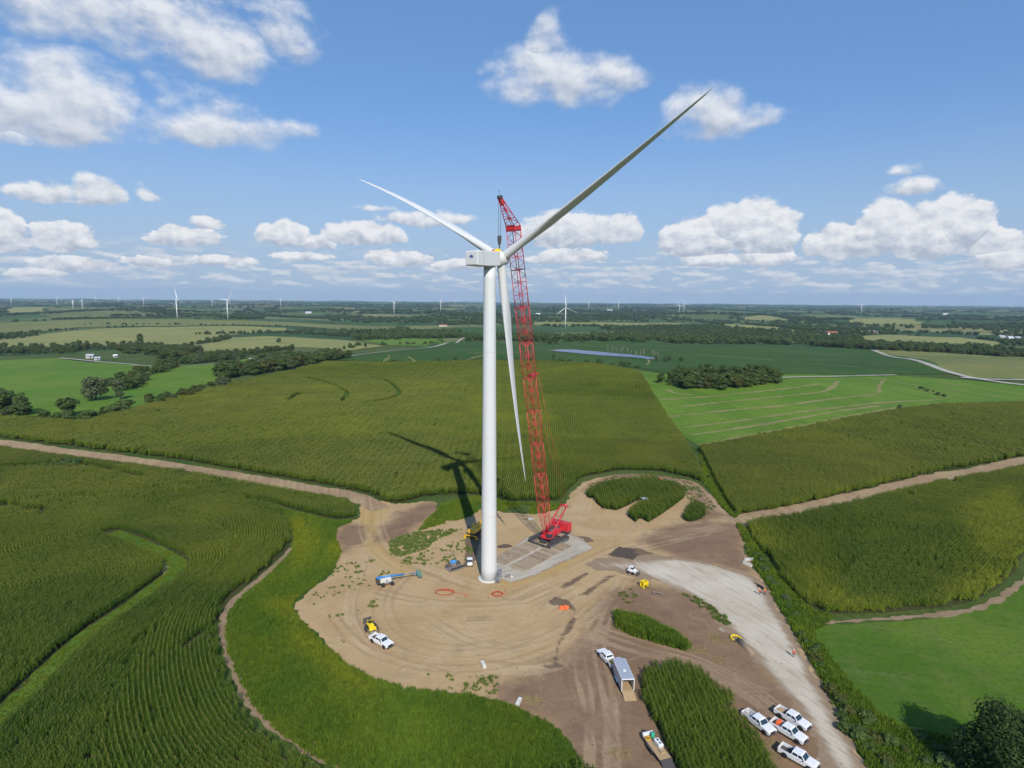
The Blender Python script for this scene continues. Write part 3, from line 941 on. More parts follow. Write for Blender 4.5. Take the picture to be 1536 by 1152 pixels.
for lo_, hi_, sp_, ce_, ld, lb in ((0, 300, .80, 3.2, 'm', 'near band of the corn field behind the turbine, with the rotor shadow on it'),
                                   (300, 430, 1.15, 4.6, 'f', 'middle band of the olive corn field behind the turbine'),
                                   (430, 900, 1.7, 7.0, 'f', 'far band of the olive corn field up to the crest')):
    m_, a_, l_ = rows(M_POLY, phiM, sp_, ce_, lambda x, y: keepM(x, y) & (np.hypot(x, y) >= lo_) & (np.hypot(x, y) < hi_))
    corn('corn_field', lb, [(m_, a_, l_, np.clip(base_tint(m_) + (.24 if lo_ else .10), 0, 1))], ld)

r1A, r1B = PL([(1104, 776), (1049, 674)]); r1D = (r1B - r1A) / np.hypot(*(r1B - r1A))


def phiR1(x, y): return (x - r1A[0]) * r1D[1] - (y - r1A[1]) * r1D[0] + 5 * np.sin(((x - r1A[0]) * r1D[0] + (y - r1A[1]) * r1D[1]) / 70)


for lo_, hi_, sp_, ce_, ld, lb in ((0, 330, .80, 3.2, 'm', 'near part of the corn field beyond the right dirt track'),
                                   (330, 900, 1.3, 5.5, 'f', 'far part of the corn field beyond the right dirt track')):
    m_, a_, l_ = rows(R1_POLY, phiR1, sp_, ce_, lambda x, y: (np.hypot(x, y) >= lo_) & (np.hypot(x, y) < hi_) & (dist_line(TRACK_R, x, y) > 4.0))
    corn('corn_field', lb, [(m_, a_, l_, np.clip(base_tint(m_) + .16, 0, 1))], ld)

YP = [PL([(1205, 865), (1235, 862), (1265, 905), (1330, 912), (1250, 921), (1210, 908)]), PL([(1440, 770), (1510, 735), (1540, 800), (1520, 860), (1470, 900), (1420, 905), (1485, 850)]),
      PL([(1118, 800), (1135, 795), (1165, 815), (1160, 825), (1130, 815)])]


def phiR2(x, y): return np.minimum(dist_line(R2_EDGE, x, y), dist_line(R2_LEFT, x, y) + 0.0)


m_, a_, l_ = rows(R2_POLY, phiR2, .80, 2.8, lambda x, y: dist_line(TRACK_R, x, y) > 4.0)
ty = np.max([sst(sdf(q, m_[:, 0], m_[:, 1]), -6, 5) for q in YP], 0)
corn('corn_field', 'corn field right of the gravel road with yellowing patches along its edge', [(m_, a_, l_, np.clip(base_tint(m_, 3) * .8 + .12 + .95 * ty * (.45 + vnoise(m_[:, 0], m_[:, 1], 6, 4)), 0, 1))], 'n')

bA, bB = PL([(985, 1010), (1035, 1150)]); bD = (bB - bA) / np.hypot(*(bB - bA))
phiB = lambda x, y: (x - bA[0]) * bD[1] - (y - bA[1]) * bD[0]
for q, lb in ((B1_POLY, 'dense dark corn patch left of the four parked pickups'), (B2_POLY, 'small tuft of corn at the bottom edge of the dirt')):
    m_, a_, l_ = rows(q, phiB, .80, 2.3)
    corn('corn_patch', lb, [(m_, a_, l_, base_tint(m_, 1) * .6)], 'n')
for q, lb in ((C1_POLY, 'oval island of corn inside the dirt loop'), (C2_POLY, 'small corn patch at the right end of the dirt loop')):
    m_, a_, l_ = rows(q, phiM, .80, 2.3)
    corn('corn_patch', lb, [(m_, a_, l_, base_tint(m_, 2) * .6)], 'n')

# ------------------------------------------------------------------ other fields and water
GREEN = PL([(958, 557), (984, 600), (1018, 650), (1049, 672), (1150, 654), (1250, 634), (1330, 619), (1420, 609), (1536, 605), (1760, 600), (1760, 588),
            (1536, 578), (1450, 571), (1340, 563), (1240, 562), (1100, 563), (1000, 561)])
drape('green_terraced_field', GREEN, 'bright_hay', .05, 7, .8, 5)
TERR = [[(1024, 610), (1124, 600), (1211, 592), (1240, 587), (1252, 579), (1256, 572)], [(1000, 626), (1024, 623), (1101, 615), (1171, 610), (1224, 602), (1307, 593), (1322, 590), (1316, 580), (1328, 568)],
        [(1024, 642), (1084, 635), (1174, 622), (1274, 610), (1341, 603), (1411, 600)], [(1049, 668), (1110, 655), (1200, 640), (1290, 622), (1360, 610)], [(1372, 581), (1395, 588), (1430, 598)], [(990, 600), (1060, 596), (1120, 590), (1190, 583), (1230, 576)], [(1035, 653), (1100, 644), (1180, 631), (1260, 617), (1320, 609)], [(1340, 573), (1420, 584), (1500, 596)], [(1000, 585), (1010, 590), (1040, 593)],
        [(1400, 572), (1460, 582), (1540, 592)]]
for q in TERR:
    drape('grass_terrace', ribbon(resample(smooth(PL(q), 2), 4), 3.3, .3), 'terrace_grass', .16, 4, .5, 3)
LOWER = PL([(1216, 948), (1250, 938), (1330, 934), (1420, 926), (1470, 915), (1510, 895), (1536, 872), (1720, 800), (1720, 1190), (1440, 1110), (1370, 1098), (1320, 1075), (1275, 1030), (1240, 985)])
drape('green_hay_field', LOWER, 'short_hay', .035, 3, .5, 2, rel=0)
drape('dirt_edge', ribbon(resample(smooth(PL([(1232, 934), (1300, 932), (1380, 925), (1430, 921), (1475, 910), (1510, 890), (1540, 866), (1620, 822)]), 2), 2), 1.5, .35), 'footpath', .045, 1.5, .4, 1.2, rel=0)
drape('dirt_edge', ribbon(resample(smooth(PL([(1306, 1079), (1330, 1092), (1360, 1099), (1395, 1100)]), 2), 1.5), 1.3, .4), 'footpath', .05, 1.2, .25, 1.0, rel=0)
STRIP = PL([(1050, 676), (1056, 724), (1078, 754), (1100, 777), (1106, 776), (1076, 728)])
FIELDS = [
    ('pasture', 'pasture', [(-250, 545), (0, 541), (88, 538), (160, 545), (250, 552), (300, 548), (345, 545), (360, 540), (392, 536), (380, 552), (345, 570), (300, 580), (215, 606), (120, 626), (60, 625), (0, 621), (-250, 612)]),
    ('hay_field', 'tan_hay', [(-250, 525), (0, 512), (60, 503), (100, 498), (160, 493), (230, 491), (430, 492), (440, 496), (340, 503), (300, 515), (230, 520), (130, 520), (0, 524)]),
    ('hay_field', 'tan_hay', [(275, 527), (310, 516), (345, 507), (400, 505), (440, 506), (520, 511), (580, 519), (560, 522), (520, 527), (440, 522), (380, 526), (330, 527)]),
    ('olive_field', 'olive_field', [(-250, 500), (-100, 490), (0, 485), (80, 481), (200, 479), (330, 481), (420, 483), (480, 486), (560, 490), (700, 488), (700, 492), (560, 495), (440, 490), (230, 490), (110, 492), (0, 505)]),
    ('soybean_field', 'soybean', [(500, 541), (530, 536), (600, 527), (660, 515), (700, 510), (760, 518), (830, 517), (1000, 516), (1180, 519), (1300, 525), (1350, 535), (1440, 562), (1340, 561), (1150, 562), (1000, 560), (955, 552), (900, 546), (820, 541), (700, 541), (600, 544)]),
    ('bright_field', 'pasture', [(540, 508), (580, 506), (660, 509), (672, 512), (640, 520), (590, 519), (545, 512)]),
    ('hay_field', 'olive_field', [(1310, 524), (1380, 524), (1536, 533), (1760, 545), (1760, 583), (1536, 570), (1450, 566), (1390, 548)]),
    ('hay_field', 'tan_hay', [(1290, 505), (1350, 503), (1440, 507), (1500, 513), (1510, 520), (1430, 519), (1370, 516), (1310, 514)]),
    ('hay_field', 'tan_hay', [(800, 483), (895, 484), (1030, 486), (1000, 490), (900, 489), (800, 488)]),
    ('hay_field', 'tan_hay', [(1270, 484), (1300, 478), (1350, 478), (1390, 487), (1330, 489)]),
    ('hay_field', 'tan_hay', [(1050, 489), (1110, 487), (1170, 492), (1200, 498), (1120, 494)]),
    ('hay_field', 'tan_hay', [(1105, 477), (1150, 474), (1210, 480), (1160, 482)]),
    ('hay_field', 'tan_hay', [(10, 466), (30, 461), (70, 463), (50, 470), (15, 470)]),
    ('soybean_field', 'soybean', [(640, 492), (700, 490), (760, 492), (760, 500), (690, 505), (660, 500)]),
]
for i, (nm, mt, q) in enumerate(FIELDS):
    w_ = PL(q); d_ = np.hypot(*w_.mean(0))
    drape(nm, w_, mt, .10 + .02 * (i % 3), max(8, d_ / 70), .004 * d_, max(6, d_ / 90), rel=.0006)
for q in ([(880, 521), (940, 523), (1010, 527)], [(1060, 519), (1120, 523), (1190, 526)], [(1042, 532), (1090, 536), (1160, 541)], [(1140, 527), (1230, 533), (1290, 537)],
          [(700, 530), (740, 531), (800, 529)], [(1180, 545), (1240, 548), (1290, 552)], [(830, 519), (900, 518), (980, 519)], [(575, 543), (585, 537), (583, 533)], [(612, 536), (620, 540), (622, 545)],
          [(700, 545), (705, 538), (730, 533)], [(970, 548), (975, 543), (970, 538)]):
    drape('grass_terrace', ribbon(resample(smooth(PL(q), 2), 8), 3.4, .3), 'terrace_grass', .25, 6, .5, 4, rel=.0008)
for q, wd in (([(90, 538), (130, 541), (170, 545), (230, 551), (290, 549), (325, 546)], 4.5), ([(1310, 526), (1340, 536), (1400, 552), (1440, 564), (1470, 570), (1536, 579), (1700, 592)], 7.5),
              ([(1168, 507), (1180, 511), (1196, 516)], 6), ([(510, 538), (545, 532), (585, 527), (640, 523), (668, 517), (690, 510), (700, 506)], 6.5), ([(1165, 568), (1230, 566), (1300, 564), (1345, 563)], 4),
              ([(1440, 567), (1480, 570), (1540, 571)], 6)):
    drape('gravel_lane', ribbon(resample(smooth(PL(q), 2), 6), wd, .06), 'pale_road', .3, 6, .3, 4, rel=.0008)


def m_water():
    p = wpos(); return (.075, .115, .210), (noise(p, .5, 3), .3, .15)


material('water', m_water, .25, spec=.28)
material('mud_rim', m_field((.14, .125, .07), (.10, .11, .05), (.19, .16, .09), .03, .3), .95, spec=.1)
for q in ([(826, 527.5), (838, 525.5), (860, 525.5), (880, 527.5), (905, 529.5), (925, 531.5), (950, 533.5), (975, 537), (985, 540), (970, 540), (950, 537), (925, 536), (890, 533.5), (860, 530.5)],
          [(1423, 517), (1450, 517), (1470, 520), (1440, 520)]):
    w_ = PL(q); c_ = w_.mean(0)
    drape('pond_shore', smooth(c_ + (w_ - c_) * 1.12, 1, True), 'mud_rim', .45, 8, 1.2, 5, rel=.0008)
    zl = float(np.max(T(w_[:, 0], w_[:, 1]))) + .6 + .0012 * float(np.hypot(*c_))
    o_ = drape('pond', smooth(w_, 1, True), 'water', .7, 10, 1.0, 5, rel=.0008)

# ------------------------------------------------------------------ grass, weeds, straw
def tuft_mesh(name, n, h, spread, w, seed):
    r = np.random.default_rng(seed); V, Q = [], []
    for k in range(n):
        a = r.uniform(0, 6.28); d = spread * math.sqrt(r.random()); x0, y0 = d * math.cos(a), d * math.sin(a)
        b_ = r.uniform(0, 6.28); le = r.uniform(.15, .5) * h; hh = h * r.uniform(.6, 1.15); c, s_ = math.cos(b_), math.sin(b_)
        t = b_ + r.uniform(.8, 2.2); tx, ty = math.cos(t) * w / 2, math.sin(t) * w / 2; b = len(V)
        for u, z, ww in ((0, 0, 1), (.35, .62, .9), (1.0, 1.0, .2)):
            V += [(x0 + c * le * u - tx * ww, y0 + s_ * le * u - ty * ww, hh * z), (x0 + c * le * u + tx * ww, y0 + s_ * le * u + ty * ww, hh * z)]
        Q += [(b, b + 1, b + 3, b + 2), (b + 2, b + 3, b + 5, b + 4)]
    return raw_mesh(name, V, Q)


GRASS = [proto('grass_tuft', tuft_mesh('grass_tuft', 26, .62, .55, .085, 50 + k), ('grass_blade',)) for k in range(4)]
TALL = [proto('tall_grass_tuft', tuft_mesh('tall_grass_tuft', 26, 1.7, .45, .12, 60 + k), ('grass_blade',)) for k in range(3)]
WEED = [proto('weed', tuft_mesh('weed', 14, .30, .26, .10, 70 + k), ('weed_leaf',)) for k in range(3)]
STRAW = [proto('straw_wisp', tuft_mesh('straw_wisp', 22, .16, .6, .06, 80 + k), ('dry_straw',)) for k in range(3)]


def strew(name, label, poly, dens, protos, smin, smax, tint, mask=None, z=0.03):
    lo, hi = poly.min(0), poly.max(0); n = int(np.prod(hi - lo) * dens)
    p = rand_in(poly, n)
    if mask is not None: p = p[mask(p[:, 0], p[:, 1]) > rng.random(len(p))]
    n = len(p); s_ = rng.uniform(smin, smax, n)
    ti = tint(p[:, 0], p[:, 1]) if callable(tint) else np.full(n, tint)
    return scatter(name, np.column_stack([p, T(p[:, 0], p[:, 1]) + z]), np.column_stack([np.zeros(n), np.zeros(n), rng.uniform(0, 6.28, n)]),
                   np.column_stack([s_, s_, s_ * rng.uniform(.8, 1.2, n)]), rng.integers(0, len(protos), n), np.clip(ti + rng.normal(size=n) * .08, 0, 1), protos, label)


GRASS_L = PL([(424, 766), (455, 771), (495, 782), (530, 782), (505, 792), (502, 806), (511, 828), (502, 850), (474, 877), (448, 895), (435, 910), (449, 930), (480, 964), (520, 997), (560, 1020), (620, 1035),
              (700, 1044), (760, 1058), (800, 1076), (840, 1098), (858, 1124), (872, 1150), (880, 1190), (570, 1190), (500, 1148), (450, 1121), (410, 1091), (380, 1056), (357, 1012), (344, 978), (340, 945), (345, 918), (362, 897),
              (394, 873), (421, 848), (439, 826), (442, 806), (435, 786)])
YL = [PL(q) for q in ([(436, 780), (452, 775), (482, 800), (475, 818), (450, 850), (442, 830)], [(405, 905), (440, 900), (450, 940), (520, 1008), (560, 1030), (520, 1030), (440, 960)], [(500, 815), (515, 825), (512, 835), (495, 828)])]
BARE = PL([(445, 772), (465, 776), (482, 798), (470, 806), (458, 790)])


def t_l(x, y): return np.clip(.08 + .45 * (vnoise(x, y, 8, 31) - .45) + .7 * np.max([sst(sdf(q, x, y), -4, 3) for q in YL], 0), 0, 1)


strew('tall_grass', 'rough green grass between the footpath and the dirt pad', GRASS_L, 6.5, GRASS, .6, 1.25, t_l, lambda x, y: 1 - .85 * sst(sdf(BARE, x, y), -2, 2))
GRASS_N = PL([(655, 768), (662, 757), (700, 747), (725, 746), (768, 755), (815, 756), (840, 756), (838, 764), (800, 772), (760, 768), (720, 764), (705, 775), (680, 782), (650, 790), (628, 797), (640, 781)])
strew('grass_patch', 'bright grass patch behind the tower at the corn edge', GRASS_N, 5.0, GRASS, .7, 1.3, lambda x, y: .25 + .6 * (vnoise(x, y, 6, 33) - .4), lambda x, y: sst(vnoise(x, y, 5, 34), .18, .45))
GRASS_E = PL([(1106, 786), (1116, 793), (1134, 820), (1157, 851), (1180, 881), (1203, 906), (1224, 921), (1250, 926), (1226, 942), (1218, 950), (1241, 986), (1276, 1031), (1321, 1076), (1370, 1099), (1440, 1112), (1720, 1192),
              (1325, 1192), (1290, 1122), (1262, 1072), (1232, 1018), (1212, 980), (1188, 942), (1167, 905), (1144, 866), (1126, 835), (1118, 812)])
strew('roadside_grass', 'rough weeds along the right side of the gravel road', GRASS_E, 5.5, GRASS, .8, 1.7, lambda x, y: .12 + .7 * (vnoise(x, y, 7, 35) - .42))
strew('grass_strip', 'green grass strip between two corn fields', STRIP, 3.0, GRASS, .8, 1.6, lambda x, y: .2 + .4 * (vnoise(x, y, 9, 36) - .4))
strew('tall_weeds', 'tall dark green weeds beside the brown soil island', W_POLY, 9.0, TALL, .7, 1.1, lambda x, y: .05 + .3 * (vnoise(x, y, 5, 37) - .4))
WW_STRIP = ribbon(resample(WATERWAY, 2.0), 4.4)
strew('waterway_grass', 'grass line winding through the left corn field', WW_STRIP, 3.0, GRASS, .35, .7, lambda x, y: .45 + .5 * (vnoise(x, y, 9, 36) - .4))
for q, lb, dn, lo_, hi_, sd in (
        ([(583, 812), (612, 800), (660, 795), (692, 795), (652, 812), (640, 824), (602, 836), (586, 832)], 'green weed patch left of the tower shadow', 6.0, .15, .5, 41),
        ([(455, 885), (505, 842), (545, 828), (590, 846), (575, 880), (560, 930), (548, 990), (490, 945)], 'sparse weeds around the pickup with the yellow machine', 4.0, .64, .90, 42),
        ([(598, 838), (650, 822), (700, 800), (716, 838), (690, 842), (640, 852), (590, 856)], 'sparse weeds left of the tower', 4.0, .50, .75, 43),
        ([(640, 1012), (745, 1014), (748, 1042), (690, 1040), (640, 1034)], 'sparse weeds along the near edge of the pad', 4.0, .52, .80, 44),
        ([(878, 728), (930, 712), (985, 712), (1040, 724), (1075, 760), (1060, 775), (1035, 750), (1005, 724), (930, 720), (890, 735)], 'weeds on the dirt loop around the corn island', 3.0, .42, .7, 45),
        ([(1022, 890), (1048, 897), (1086, 922), (1100, 942), (1078, 934), (1045, 908)], 'thin weeds between brown soil and gravel road', 7.0, .25, .55, 46),
        ([(915, 920), (925, 890), (950, 880), (985, 882), (960, 900), (930, 926)], 'few weeds at the left of the brown soil island', 3.0, .58, .8, 47)):
    strew('weeds', lb, PL(q), dn, WEED, .7, 1.6, lambda x, y: rng.random(len(x)) * .5, lambda x, y: sst(.45 * vnoise(x, y, 4.0, sd) + .55 * vnoise(x, y, .9, sd + 50), lo_, hi_))
for (px, py, rad, lb) in ((1074, 958, 2.4, 'pale straw heap on the brown soil near the yellow hose'), (1048, 975, 2.0, 'thin straw beside the tall weeds'), (1080, 990, 1.8, 'thin scattered straw below the straw heap'),
                          (990, 957, 2.4, 'dry grass along the tall weeds'), (797, 1050, 2.2, 'straw beside the white box at the pad edge'), (928, 1132, 1.8, 'faint straw left of the flatbed trailer'),
                          (1000, 1105, 1.5, 'dry stalks in front of the flatbed trailer'), (1160, 1125, 3.0, 'dry stalks between the corn patch and the pickups'), (1028, 972, 2.0, 'straw at the right end of the tall weeds')):
    c_ = P(px, py)[:2]; a_ = np.linspace(0, 6.28, 14)[:-1]
    q = c_ + np.stack([np.cos(a_) * rad * 1.3, np.sin(a_) * rad], 1) * rng.uniform(.6, 1.2, (13, 1))
    strew('straw', lb, q, 5.0, STRAW, .6, 1.3, .3, lambda x, y: sst(np.hypot(x - c_[0], y - c_[1]), rad * 1.4, rad * .3))

# ------------------------------------------------------------------ trees
def m_tree(c1, c2, c3):
    def f():
        oi = X.tree.nodes.new('ShaderNodeObjectInfo'); rn = X(oi.outputs['Random'])
        g = X.tree.nodes.new('ShaderNodeNewGeometry'); ri = X(g.outputs['Random Per Island'])
        p = X(g.outputs['Position']); n = noise(p, .35, 3)
        c = mix(rn, c1, c2); c = mix(step(n, .4, .7, 0, .6), c, c3)
        return mix(step(ri, 0, 1, 0, .5), c, tuple(q * .55 for q in c1))
    return f


material('tree_leaf', m_tree((.066, .116, .028), (.092, .142, .032), (.125, .160, .038)), .65, spec=.2, translucent=.15)
material('pale_tree_leaf', m_tree((.105, .140, .060), (.130, .155, .068), (.085, .115, .045)), .65, spec=.2, translucent=.15)
material('yellow_tree_leaf', m_tree((.095, .115, .022), (.125, .125, .028), (.060, .085, .020)), .65, spec=.2, translucent=.15)
material('dark_tree_leaf', m_tree((.034, .066, .015), (.040, .072, .016), (.060, .088, .020)), .65, spec=.15, translucent=.12)
material('bark', lambda: mix(noise(wpos(), 3.0, 4), (.055, .042, .030), (.11, .09, .07)), .9, spec=.1)
material('dead_wood', lambda: mix(noise(wpos(), 2.0, 3), (.22, .18, .14), (.34, .29, .24)), .9, spec=.1)


def crown_mesh(name, seed, n, leaf, w, zc, hz, lumps):
    r = np.random.default_rng(seed); C, N_, S = [], [], []
    L = []
    for k in range(lumps):
        a = r.uniform(0, 6.28); u = math.sqrt(r.random()) * .62; zz = r.uniform(-.62, .78)
        f = math.sqrt(max(.08, 1 - zz * zz * .8))
        L.append((w * u * f * math.cos(a), w * u * f * math.sin(a), zc + hz * zz, w * r.uniform(.26, .44) * (.75 + .4 * f)))
    wt = np.array([l[3] ** 2 for l in L]); pick = r.choice(len(L), n, p=wt / wt.sum())
    d = r.normal(size=(n, 3)); d /= np.linalg.norm(d, axis=1)[:, None]
    LL = np.array(L)[pick]; rad = LL[:, 3:4] * (r.random((n, 1)) ** .28) * (1 + .18 * r.normal(size=(n, 1)))
    c = LL[:, :3] + d * rad * np.array([1, 1, .82])
    c[:, 2] = np.maximum(c[:, 2], zc - hz * .98)
    nv = d + .55 * r.normal(size=(n, 3)) + np.array([0, 0, .35]); nv /= np.linalg.norm(nv, axis=1)[:, None]
    t = np.cross(nv, r.normal(size=(n, 3))); t /= np.linalg.norm(t, axis=1)[:, None]; b = np.cross(nv, t)
    s_ = leaf * r.uniform(.6, 1.35, (n, 1)); e = s_ * r.uniform(.55, .9, (n, 1))
    v = np.stack([c - t * s_ , c - b * e * .9, c + t * s_, c + b * e], 1).reshape(-1, 3)
    return raw_mesh(name, v, np.arange(4 * n).reshape(-1, 4))


def trunk_mesh(name, seed, h, r0, limbs, spread):
    r = np.random.default_rng(seed); mb = MB(); p = Vector((0, 0, -.25)); k = 4; rad = r0
    pts = [p]
    for i in range(k):
        q = p + Vector((r.normal() * .04 * h, r.normal() * .04 * h, (h + .25) / k)); mb.tube(p, q, rad, rad * .78, 7); p = q; rad *= .78; pts.append(p)
    for i in range(limbs):
        b = pts[1 + i % (k - 1)] + (pts[2 + i % (k - 1)] - pts[1 + i % (k - 1)]) * r.random(); a = r.uniform(0, 6.28); l = spread * r.uniform(.6, 1.0)
        m_ = b + Vector((math.cos(a) * l * .5, math.sin(a) * l * .5, l * .45)); e = b + Vector((math.cos(a + .2) * l, math.sin(a + .2) * l, l * .8))
        mb.tube(b, m_, r0 * .42, r0 * .28, 5); mb.tube(m_, e, r0 * .28, r0 * .10, 5)
    me = bpy.data.meshes.new(name); me.from_pydata(mb.v, [], mb.f); me.update()
    return me


# unit trees: 10 m tall, scaled when planted
VAR = []
for k in range(6):
    w = (3.9, 4.6, 3.4, 4.2, 5.0, 3.7)[k]
    cm = crown_mesh('crown', 100 + k, 3000, .42, w, 5.3, 4.7, 15 + k); tm = trunk_mesh('trunk', 200 + k, 6.0, .26, 5, w * .6)
    VAR.append((cm, tm))
BUSH = []
for k in range(3):
    BUSH.append((crown_mesh('foliage', 120 + k, 1500, .16, 1.25, .95, .95, 9), trunk_mesh('stem', 220 + k, .9, .05, 4, .8)))
for cm, tm in VAR + BUSH: tm.materials.append(MATS['bark'])
_crown_cache = {}


def crown_in(cm, mat):
    key = (cm.name, mat)
    if key not in _crown_cache:
        c = cm.copy(); c.materials.clear(); c.materials.append(MATS[mat]); _crown_cache[key] = c
    return _crown_cache[key]


def plant(name, x, y, h, label, cat, group=None, mat='tree_leaf', var=None, wide=1.0, dz=0.0):
    bush = cat in ('shrub', 'bush'); S = BUSH if bush else VAR
    v = var if var is not None else int(rng.integers(0, len(S)))
    k = h / (1.9 if bush else 10.0)
    o = empty(name, (x, y, float(T(x, y)) + dz), rng.uniform(0, 6.28), label, cat, group)
    o.scale = (k * wide, k * wide, k)
    link_mesh('stem' if bush else 'trunk', S[v][1], None, o)
    link_mesh('foliage' if bush else 'crown', crown_in(S[v][0], mat), None, o)
    return o


ORD = 'first second third fourth fifth sixth seventh eighth ninth tenth eleventh twelfth'.split()


def tree_line(px, n, h0, h1, label, group, mat='tree_leaf', jit=6.0, mats=None, name='tree', cat='tree', wide=1.15):
    """a row of trees; short rows are told apart by their place from the left"""
    w_ = resample(smooth(PL(px), 1), 1.0)
    pts = sorted([w_[int((i + rng.uniform(.1, .9)) / n * (len(w_) - 1))] + rng.normal(size=2) * jit for i in range(n)], key=lambda q: q[0] / q[1])
    for i, p in enumerate(pts):
        lb = label + ', ' + ORD[i] + ' from left' if n <= 12 else label
        plant(name, p[0], p[1], rng.uniform(h0, h1), lb, cat, group, mats[i % len(mats)] if mats else mat, wide=wide * rng.uniform(.85, 1.2))


def bush_line(px, n, h0, h1, label, group, jit=1.0, wide=1.2, mats=('tree_leaf',)):
    tree_line(px, n, h0, h1, label, group, mats=mats, jit=jit, name='shrub', cat='shrub', wide=wide)


TY = ('tree_leaf', 'yellow_tree_leaf', 'tree_leaf')
TP = ('tree_leaf', 'tree_leaf', 'pale_tree_leaf')
tree_line([(-60, 615), (0, 618), (30, 620), (58, 622)], 7, 12, 15, 'dark round tree of the clump at the left edge', 'dark clump at the left edge', jit=4)
g_ = P(104, 625); plant('tree', g_[0], g_[1], 11.5, 'lone round green tree right of the dark clump at the left edge', 'tree', None, 'tree_leaf', 1, 1.25)
bush_line([(70, 625), (95, 628), (115, 632)], 5, 3, 5, 'low bush between the trees at the left edge', 'bushes at the left edge', 2.0)
bush_line([(140, 624), (165, 620), (192, 616)], 6, 4, 6.5, 'dark bush of the low hedge left of the pasture trees', 'low hedge at the corn edge', 3.0, 1.6)
g_ = P(143, 601); plant('tree', g_[0], g_[1], 17, 'big grey-green tree standing in the bright left pasture', 'tree', None, 'pale_tree_leaf', 4, 1.1)
g_ = P(180, 600); plant('tree', g_[0], g_[1], 14, 'grey half bare tree right of the big pasture tree', 'tree', None, 'pale_tree_leaf', 2, .9)
tree_line([(190, 585), (200, 572), (225, 562), (250, 552)], 12, 8, 12, 'tree of the creek line crossing the bright left pasture', 'creek line trees', jit=6, mats=TY)
tree_line([(222, 606), (250, 600), (280, 596), (310, 588)], 9, 5, 9, 'small mixed tree along the corn edge below the pasture', 'small trees along the corn edge', jit=4, mats=TY)
tree_line([(318, 584), (340, 578)], 4, 7, 10, 'pale tree at the corn edge near the pasture corner', 'pale trees at the pasture corner', mat='pale_tree_leaf', jit=4)
tree_line([(345, 568), (370, 562), (400, 556), (430, 550), (470, 543), (515, 539)], 26, 10, 15, 'dark tree of the wood along the top edge of the corn', 'wood along the top of the corn', jit=9, mats=TP)
tree_line([(355, 558), (400, 548), (460, 536), (515, 532)], 18, 9, 14, 'tree in the back row of the wood above the corn', 'back row of the wood', jit=9, mats=TP)
tree_line([(-60, 532), (0, 532), (60, 532), (125, 530)], 20, 9, 14, 'tree of the wood left of the small farmstead', 'wood left of the farmstead', jit=14)
tree_line([(-60, 522), (40, 524), (120, 522), (200, 518)], 20, 9, 14, 'tree of the back row behind the small farmstead', 'back row behind the farmstead', jit=14)
tree_line([(185, 530), (215, 528), (250, 534), (282, 541)], 18, 10, 15, 'dark tree right of the small farmstead', 'trees right of the farmstead', jit=10)
g_ = P(210, 518); plant('tree', g_[0], g_[1], 24, 'tallest dark tree behind the small farmstead', 'tree', None, 'tree_leaf', 0, .9)
tree_line([(275, 524), (300, 516), (345, 507)], 12, 7, 10, 'tree of the hedgerow between the two tan hay fields', 'hedgerow between hay fields', jit=5)
tree_line([(285, 545), (330, 535), (370, 532), (395, 528)], 16, 8, 12, 'tree of the belt along the lane at the pasture top', 'belt along the lane', jit=8)
tree_line([(-60, 515), (0, 508), (50, 499), (115, 494)], 16, 8, 12, 'tree of the hedgerow at the far left hay field', 'hedgerow at the far left', jit=7)
tree_line([(160, 493), (200, 490)], 5, 8, 11, 'tree of the small clump above the far left hay field', 'small clump above the hay field', jit=8)
tree_line([(300, 502), (350, 501), (400, 500), (440, 500), (520, 505)], 24, 8, 13, 'tree of the long hedgerow above the tan hay fields', 'long hedgerow above the hay fields', jit=9)
g_ = P(418, 514); plant('tree', g_[0], g_[1], 11, 'lone round tree in the tan hay field', 'tree', None, 'tree_leaf', 3, 1.2)
tree_line([(490, 528), (530, 522), (560, 521)], 7, 6, 9, 'small tree at the lane left of the tower', 'small trees at the lane', jit=8)
tree_line([(1012, 578), (1040, 582), (1080, 584), (1120, 578), (1155, 573)], 18, 9, 13, 'tree at the front of the grove in the green terraced field', 'grove front', jit=4, wide=1.3)
tree_line([(1012, 572), (1060, 570), (1110, 568), (1152, 568)], 16, 11, 14, 'tree at the back of the grove in the green terraced field', 'grove back', jit=6, wide=1.3)
tree_line([(1222, 519), (1270, 522), (1310, 525), (1370, 527), (1430, 530), (1490, 534), (1540, 536)], 40, 9, 14, 'tree of the dark hedgerow behind the right hay field', 'dark hedgerow on the right', jit=8, wide=1.3)
g_ = P(1282, 514); plant('tree', g_[0], g_[1], 20, 'tallest tree of the dark right hedgerow', 'tree', None, 'tree_leaf', 0, 1.0)
bush_line([(580, 545), (630, 543), (700, 543), (760, 541), (830, 542), (880, 544), (930, 548), (955, 553)], 20, 3, 6, 'bush on the crest at the far edge of the corn', 'bushes on the crest', 5.0, 1.3)
g_ = P(831, 541); plant('tree', g_[0], g_[1], 8, 'single round tree on the crest right of the crane', 'tree', None, 'tree_leaf', 2, 1.0)
tree_line([(985, 540), (1000, 541), (1015, 543)], 5, 6, 9, 'tree at the right end of the pond', 'trees at the pond end', jit=8, mats=TP)
bush_line([(1360, 612), (1352, 616), (1340, 618)], 4, 2, 3.5, 'bush on the boundary between corn and terraced field', 'bushes on the terraced boundary', 2.0)
bush_line([(1375, 582), (1395, 588), (1425, 598)], 8, 1.5, 3, 'bush on the short dark terrace of the green field', 'bushes on the dark terrace', 1.5)
bush_line([(88, 703), (102, 701), (118, 702)], 6, 2.5, 4.2, 'bush in the grass line of the left corn field', 'bushes in the left corn', 1.5, 1.3)
